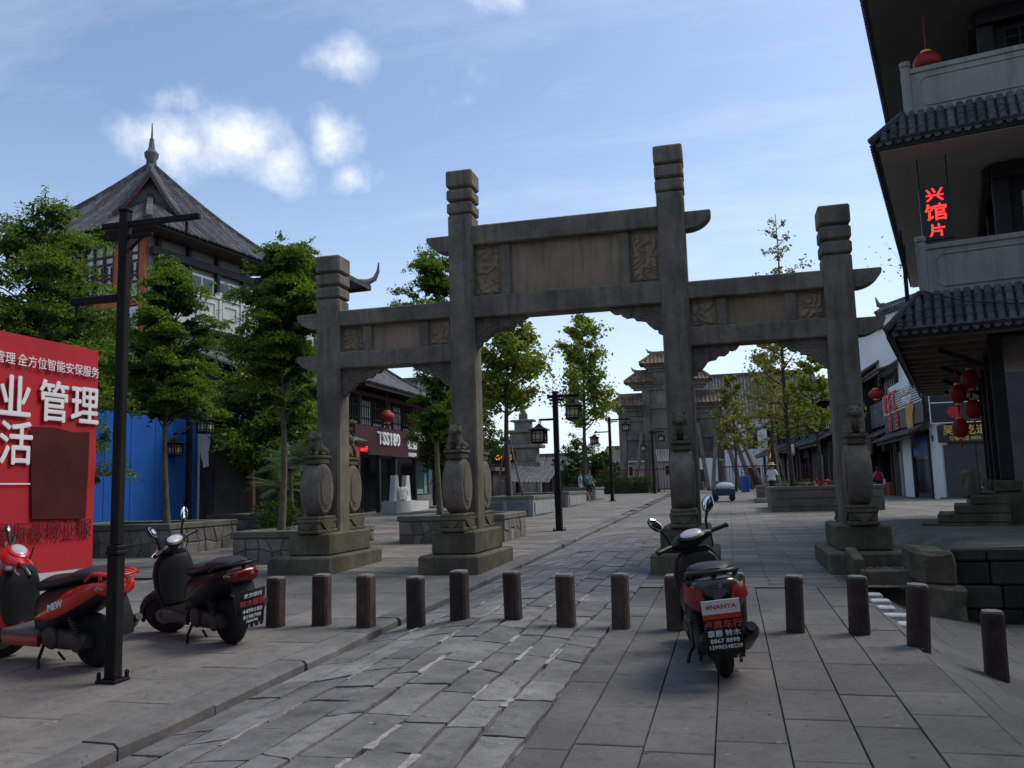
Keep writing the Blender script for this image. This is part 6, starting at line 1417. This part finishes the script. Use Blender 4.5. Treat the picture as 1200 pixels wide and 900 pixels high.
# ------------------------------------------------------------------ people
SKIN = mat('skin',(.38,.22,.15),.6,.1,8,0); HAIR = mat('dark_hair',(.015,.012,.01),.5,.2,20,.2,80)
def person(label, x, y, rot, H, shirt, pants, shoe, arms, short=False, bend=0, hat=False, bag=None, sleeve=True, stride=.12, longhair=False):
    t = thing('person', label, 'person', (x,y,gz(x,y)), rot); k = H/1.72
    V, E, Rr = [], [], []
    def v(p, r_): V.append((p[0]*k,p[1]*k,p[2]*k)); Rr.append(r_*k); return len(V)-1
    def e(a, b): E.append((a,b))
    f = lambda z: (0,-bend*(z-.95) if z > .95 else 0)
    pel = v((0,0,.95),.125); wa = v((0,f(1.1)[1],1.1),.115); ch = v((0,f(1.3)[1],1.3),.135); nk = v((0,f(1.46)[1],1.46),.055); hd = v((0,f(1.55)[1]-.01,1.56),.085); tp_ = v((0,f(1.66)[1]-.01,1.66),.08)
    for a, b in ((pel,wa),(wa,ch),(ch,nk),(nk,hd),(hd,tp_)): e(a,b)
    tips = []
    for s_, (el, wr) in zip((-1,1), arms):
        sh = v((s_*.17,f(1.38)[1],1.38),.062); e(ch,sh); a = v((s_*el[0],f(1.38)[1]+el[1],el[2]),.042); e(sh,a); b = v((s_*wr[0],f(1.38)[1]+wr[1],wr[2]),.029); e(a,b)
        dv = (Vector(V[b])-Vector(V[a])).normalized(); c_ = Vector(V[b])+dv*.08*k; hnd = v(tuple(c_/k),.036); e(b,hnd); tips.append((c_,dv))
    for s_ in (-1,1):
        hp = v((s_*.09,0,.88),.095); e(pel,hp); kn = v((s_*.1,s_*stride*-.6-.02,.5),.062); e(hp,kn); an = v((s_*.1,s_*stride,.09),.04); e(kn,an); ft = v((s_*.105,s_*stride-.15,.035),.035); e(an,ft)
    me = bpy.data.meshes.new('body'); me.from_pydata(V,E,[]); o = bpy.data.objects.new('body_temp', me); COL.objects.link(o)
    md = o.modifiers.new('s','SKIN'); md.use_smooth_shade = True
    for i, sv in enumerate(me.skin_vertices[0].data): sv.radius = (Rr[i]*(1.18 if i in (0,1,2) else 1), Rr[i]*(.85 if i in (0,1,2) else 1)); sv.use_root = (i == 0)
    o.modifiers.new('u','SUBSURF').levels = 2; o.modifiers['u'].render_levels = 2
    bpy.context.view_layer.update(); bm_ = bpy.data.meshes.new_from_object(o.evaluated_get(bpy.context.evaluated_depsgraph_get())); bpy.data.objects.remove(o)
    # fingers: five tapered chains rooted in each palm
    mbf = MB()
    for c_, dv in tips:
        sd_ = dv.cross(Vector((0,1,0.01))).normalized(); up_ = sd_.cross(dv)
        for q, (off, L) in enumerate(((-.027,.055),(-.009,.066),(.009,.07),(.027,.062))):
            p0 = c_+sd_*off*k; mbf.tube([p0,p0+dv*L*.55*k,p0+(dv*L+up_*-.015)*k],[.0095*k,.009*k,.006*k],6)
        p0 = c_-dv*.03*k+sd_*-.03*k; mbf.tube([p0,p0+(dv*.03-sd_*.025)*k,p0+(dv*.055-sd_*.03)*k],[.011*k,.01*k,.007*k],6)
    b2 = bmesh.new(); b2.from_mesh(bm_); tmp = bpy.data.meshes.new('f'); tmp.from_pydata(mbf.v,[],mbf.f); b2.from_mesh(tmp); b2.to_mesh(bm_); b2.free()
    bm_.materials.clear()
    for m_ in (SKIN, shirt, pants, shoe): bm_.materials.append(m_)
    for p in bm_.polygons:
        c_ = p.center/k; z = c_.z; ax = abs(c_.x); idx = 0; p.use_smooth = True
        if z < .075: idx = 3
        elif z < .97 and ax < .24: idx = 2 if z > (.52 if short else .1) else 0
        elif z < 1.445 and ax < (.2 if sleeve else .15): idx = 1
        elif z < 1.445 and sleeve and z > 1.2 and ax < .3: idx = 1
        p.material_index = idx
    body = bpy.data.objects.new('body', bm_); COL.objects.link(body); body.parent = t
    yo = f(1.6)[1]-.01; mb = MB(); mb.ell((0,(yo+.02)*k,1.645*k),(.092*k,.1*k,.095*k),14,8); 
    if longhair: mb.ell((0,(yo+.06)*k,1.55*k),(.08*k,.06*k,.14*k),12,8)
    mb.build('hair', HAIR, t, smooth=True)
    mb = MB(); mb.ell((0,(yo-.095)*k,1.585*k),(.014*k,.022*k,.022*k),8,6)
    for s_ in (-1,1): mb.ell((s_*.09*k,(yo+.01)*k,1.59*k),(.012*k,.02*k,.03*k),8,6)
    mb.build('face', SKIN, t, smooth=True)
    mb = MB()
    for s_ in (-1,1): mb.ell((s_*.032*k,(yo-.083)*k,1.605*k),(.012*k,.008*k,.008*k),8,5)
    mb.ell((0,(yo-.085)*k,1.535*k),(.026*k,.008*k,.006*k),8,5); mb.build('eyes_and_mouth', HAIR, t)
    if hat:
        mb = MB(); mb.lathe([(.22,1.66),(.2,1.675),(.12,1.68),(.11,1.74),(.085,1.78),(.001,1.785)],18,(0,yo,0)); mb.xf(Matrix.Scale(k,4)); mb.build('straw_hat', mat('straw',(.55,.42,.22),.8,.2,20,.3,60), t, smooth=40)
    if bag == 'pack':
        mb = MB(); mb.box(-.17*k,(yo+.1)*k,1.08*k,.17*k,(yo+.27)*k,1.46*k,.05*k); mb.build('backpack', mat('teal_bag',(.04,.33,.42),.6,.1), t, smooth=60)
    if bag == 'white':
        mb = MB(); mb.box(-.36*k,-.1*k,.72*k,-.26*k,.08*k,1.02*k,.02*k); mb.build('bag', WHITE, t)
    return t
hang = (((.24,.02,1.12),(.26,-.04,.88)),((.24,.02,1.12),(.26,-.04,.88)))
sh_g = mat('grey_shirt',(.13,.15,.17),.8,.1); bl = mat('black_cloth',(.015,.015,.018),.85,.1); wsh = mat('white_shirt',(.68,.68,.66),.8,.05); dk = mat('dark_trousers',(.02,.025,.045),.8,.1); rsh = mat('red_top',(.5,.02,.03),.8,.1); lsh = mat('pale_print_shirt',(.4,.42,.55),.8,.4,12)
person('person in a grey shirt and black shorts wearing a teal backpack',-7.25,45.2,R(60),1.62,sh_g,bl,SKIN,(((.3,-.1,1.25),(.3,-.35,1.28)),((.24,.02,1.12),(.26,-.1,.9))),True,.12,bag='pack')
person('person in a pale patterned top beside the grey planter',-8.0,47.0,R(120),1.6,lsh,wsh,bl,hang,True)
person('person in a white shirt and straw hat with dark trousers',1.78,39.2,R(150),1.66,wsh,dk,bl,(((.27,-.05,1.15),(.16,-.28,1.08)),((.27,-.05,1.15),(.16,-.28,1.08))),hat=True,stride=.05)
person('person in a red top and black shorts carrying a white bag',7.5,48.3,R(190),1.58,rsh,bl,SKIN,(((.25,.04,1.14),(.28,.0,.9)),((.27,.05,1.14),(.34,-.05,.93))),True,bag='white',longhair=True,sleeve=False)
# ------------------------------------------------------------------ small things
ct = thing('handcart', 'dark blue handcart heaped with a pale sack', 'cart', (-.35,41.5,gz(0,41.5)))
part('tray', mat('cart_blue',(.03,.06,.09),.7,.2), ct, (-.5,-.4,.25,.55,.4,.55)); mb = MB(); mb.ell((.1,0,.68),(.42,.32,.2),12,8); mb.build('sack', WHITE, ct, smooth=True); mb = MB()
for sx in (-.35,.4):
    for sy in (-.42,.42): mb.lathe([(.15,-.03),(.15,.03)],12,(sx,sy,.15),'y')
mb.build('wheel', RUBBER, ct)
tb = thing('stone_table', 'white topped stall table behind the man in the straw hat', 'table', (2.3,40.2,gz(2.3,40))); part('top', PLASTER, tb, (-.9,-.3,.72,1.5,.3,.8)); 
for xx in (-.8,1.3): part('leg', GREYC, tb, (xx,-.2,0,xx+.12,.2,.72))
ss = thing('stone_stool', 'pale low stone block at the feet of the man in the straw hat', 'stool', (1.3,38.9,gz(1,38.8))); mb = MB(); mb.box(-.35,-.2,0,.3,.2,.2,.03); mb.build('block', GREYC, ss)
rb = thing('red_flower_pot', 'red bundles lying on the coping of the right planter', 'flowers', (3.0,30.75,gz(3,30.7)+.83)); leaf_mesh('red_bundle', rs.normal(size=(60,3))*[.3,.07,.06]+[0,0,.12], .13, mat('bundle_red',(.5,.02,.05),.7,.2), rb)
tbn = thing('blue_bin', 'blue barrel beside the red fence', 'bin', (.9,56,gz(.9,56))); mb = MB(); mb.lathe([(.25,0),(.28,.3),(.28,.9),(.25,1.0)],14); mb.build('barrel', mat('bin_blue',(.02,.08,.3),.5,.1), tbn, smooth=40)
# scattered litter and leaf fall on the pavement
lt_ = rs.uniform(0,1,(150,3))*[9,8,0]+[-7.5,4.0,0]; lt_[:,2] = [gz(a,b)+.012+(rofs(a) if -3.5 < a < -1.2 else 0) for a, b in lt_[:,:2]]
lf = stuff(leaf_mesh('fallen_leaves', lt_, .035, mat('dry_leaf',(.16,.13,.08),.8,.3,9,0,island=.4), None, up=6)); tag(lf,'tiny dry leaves scattered over the paving','leaves')
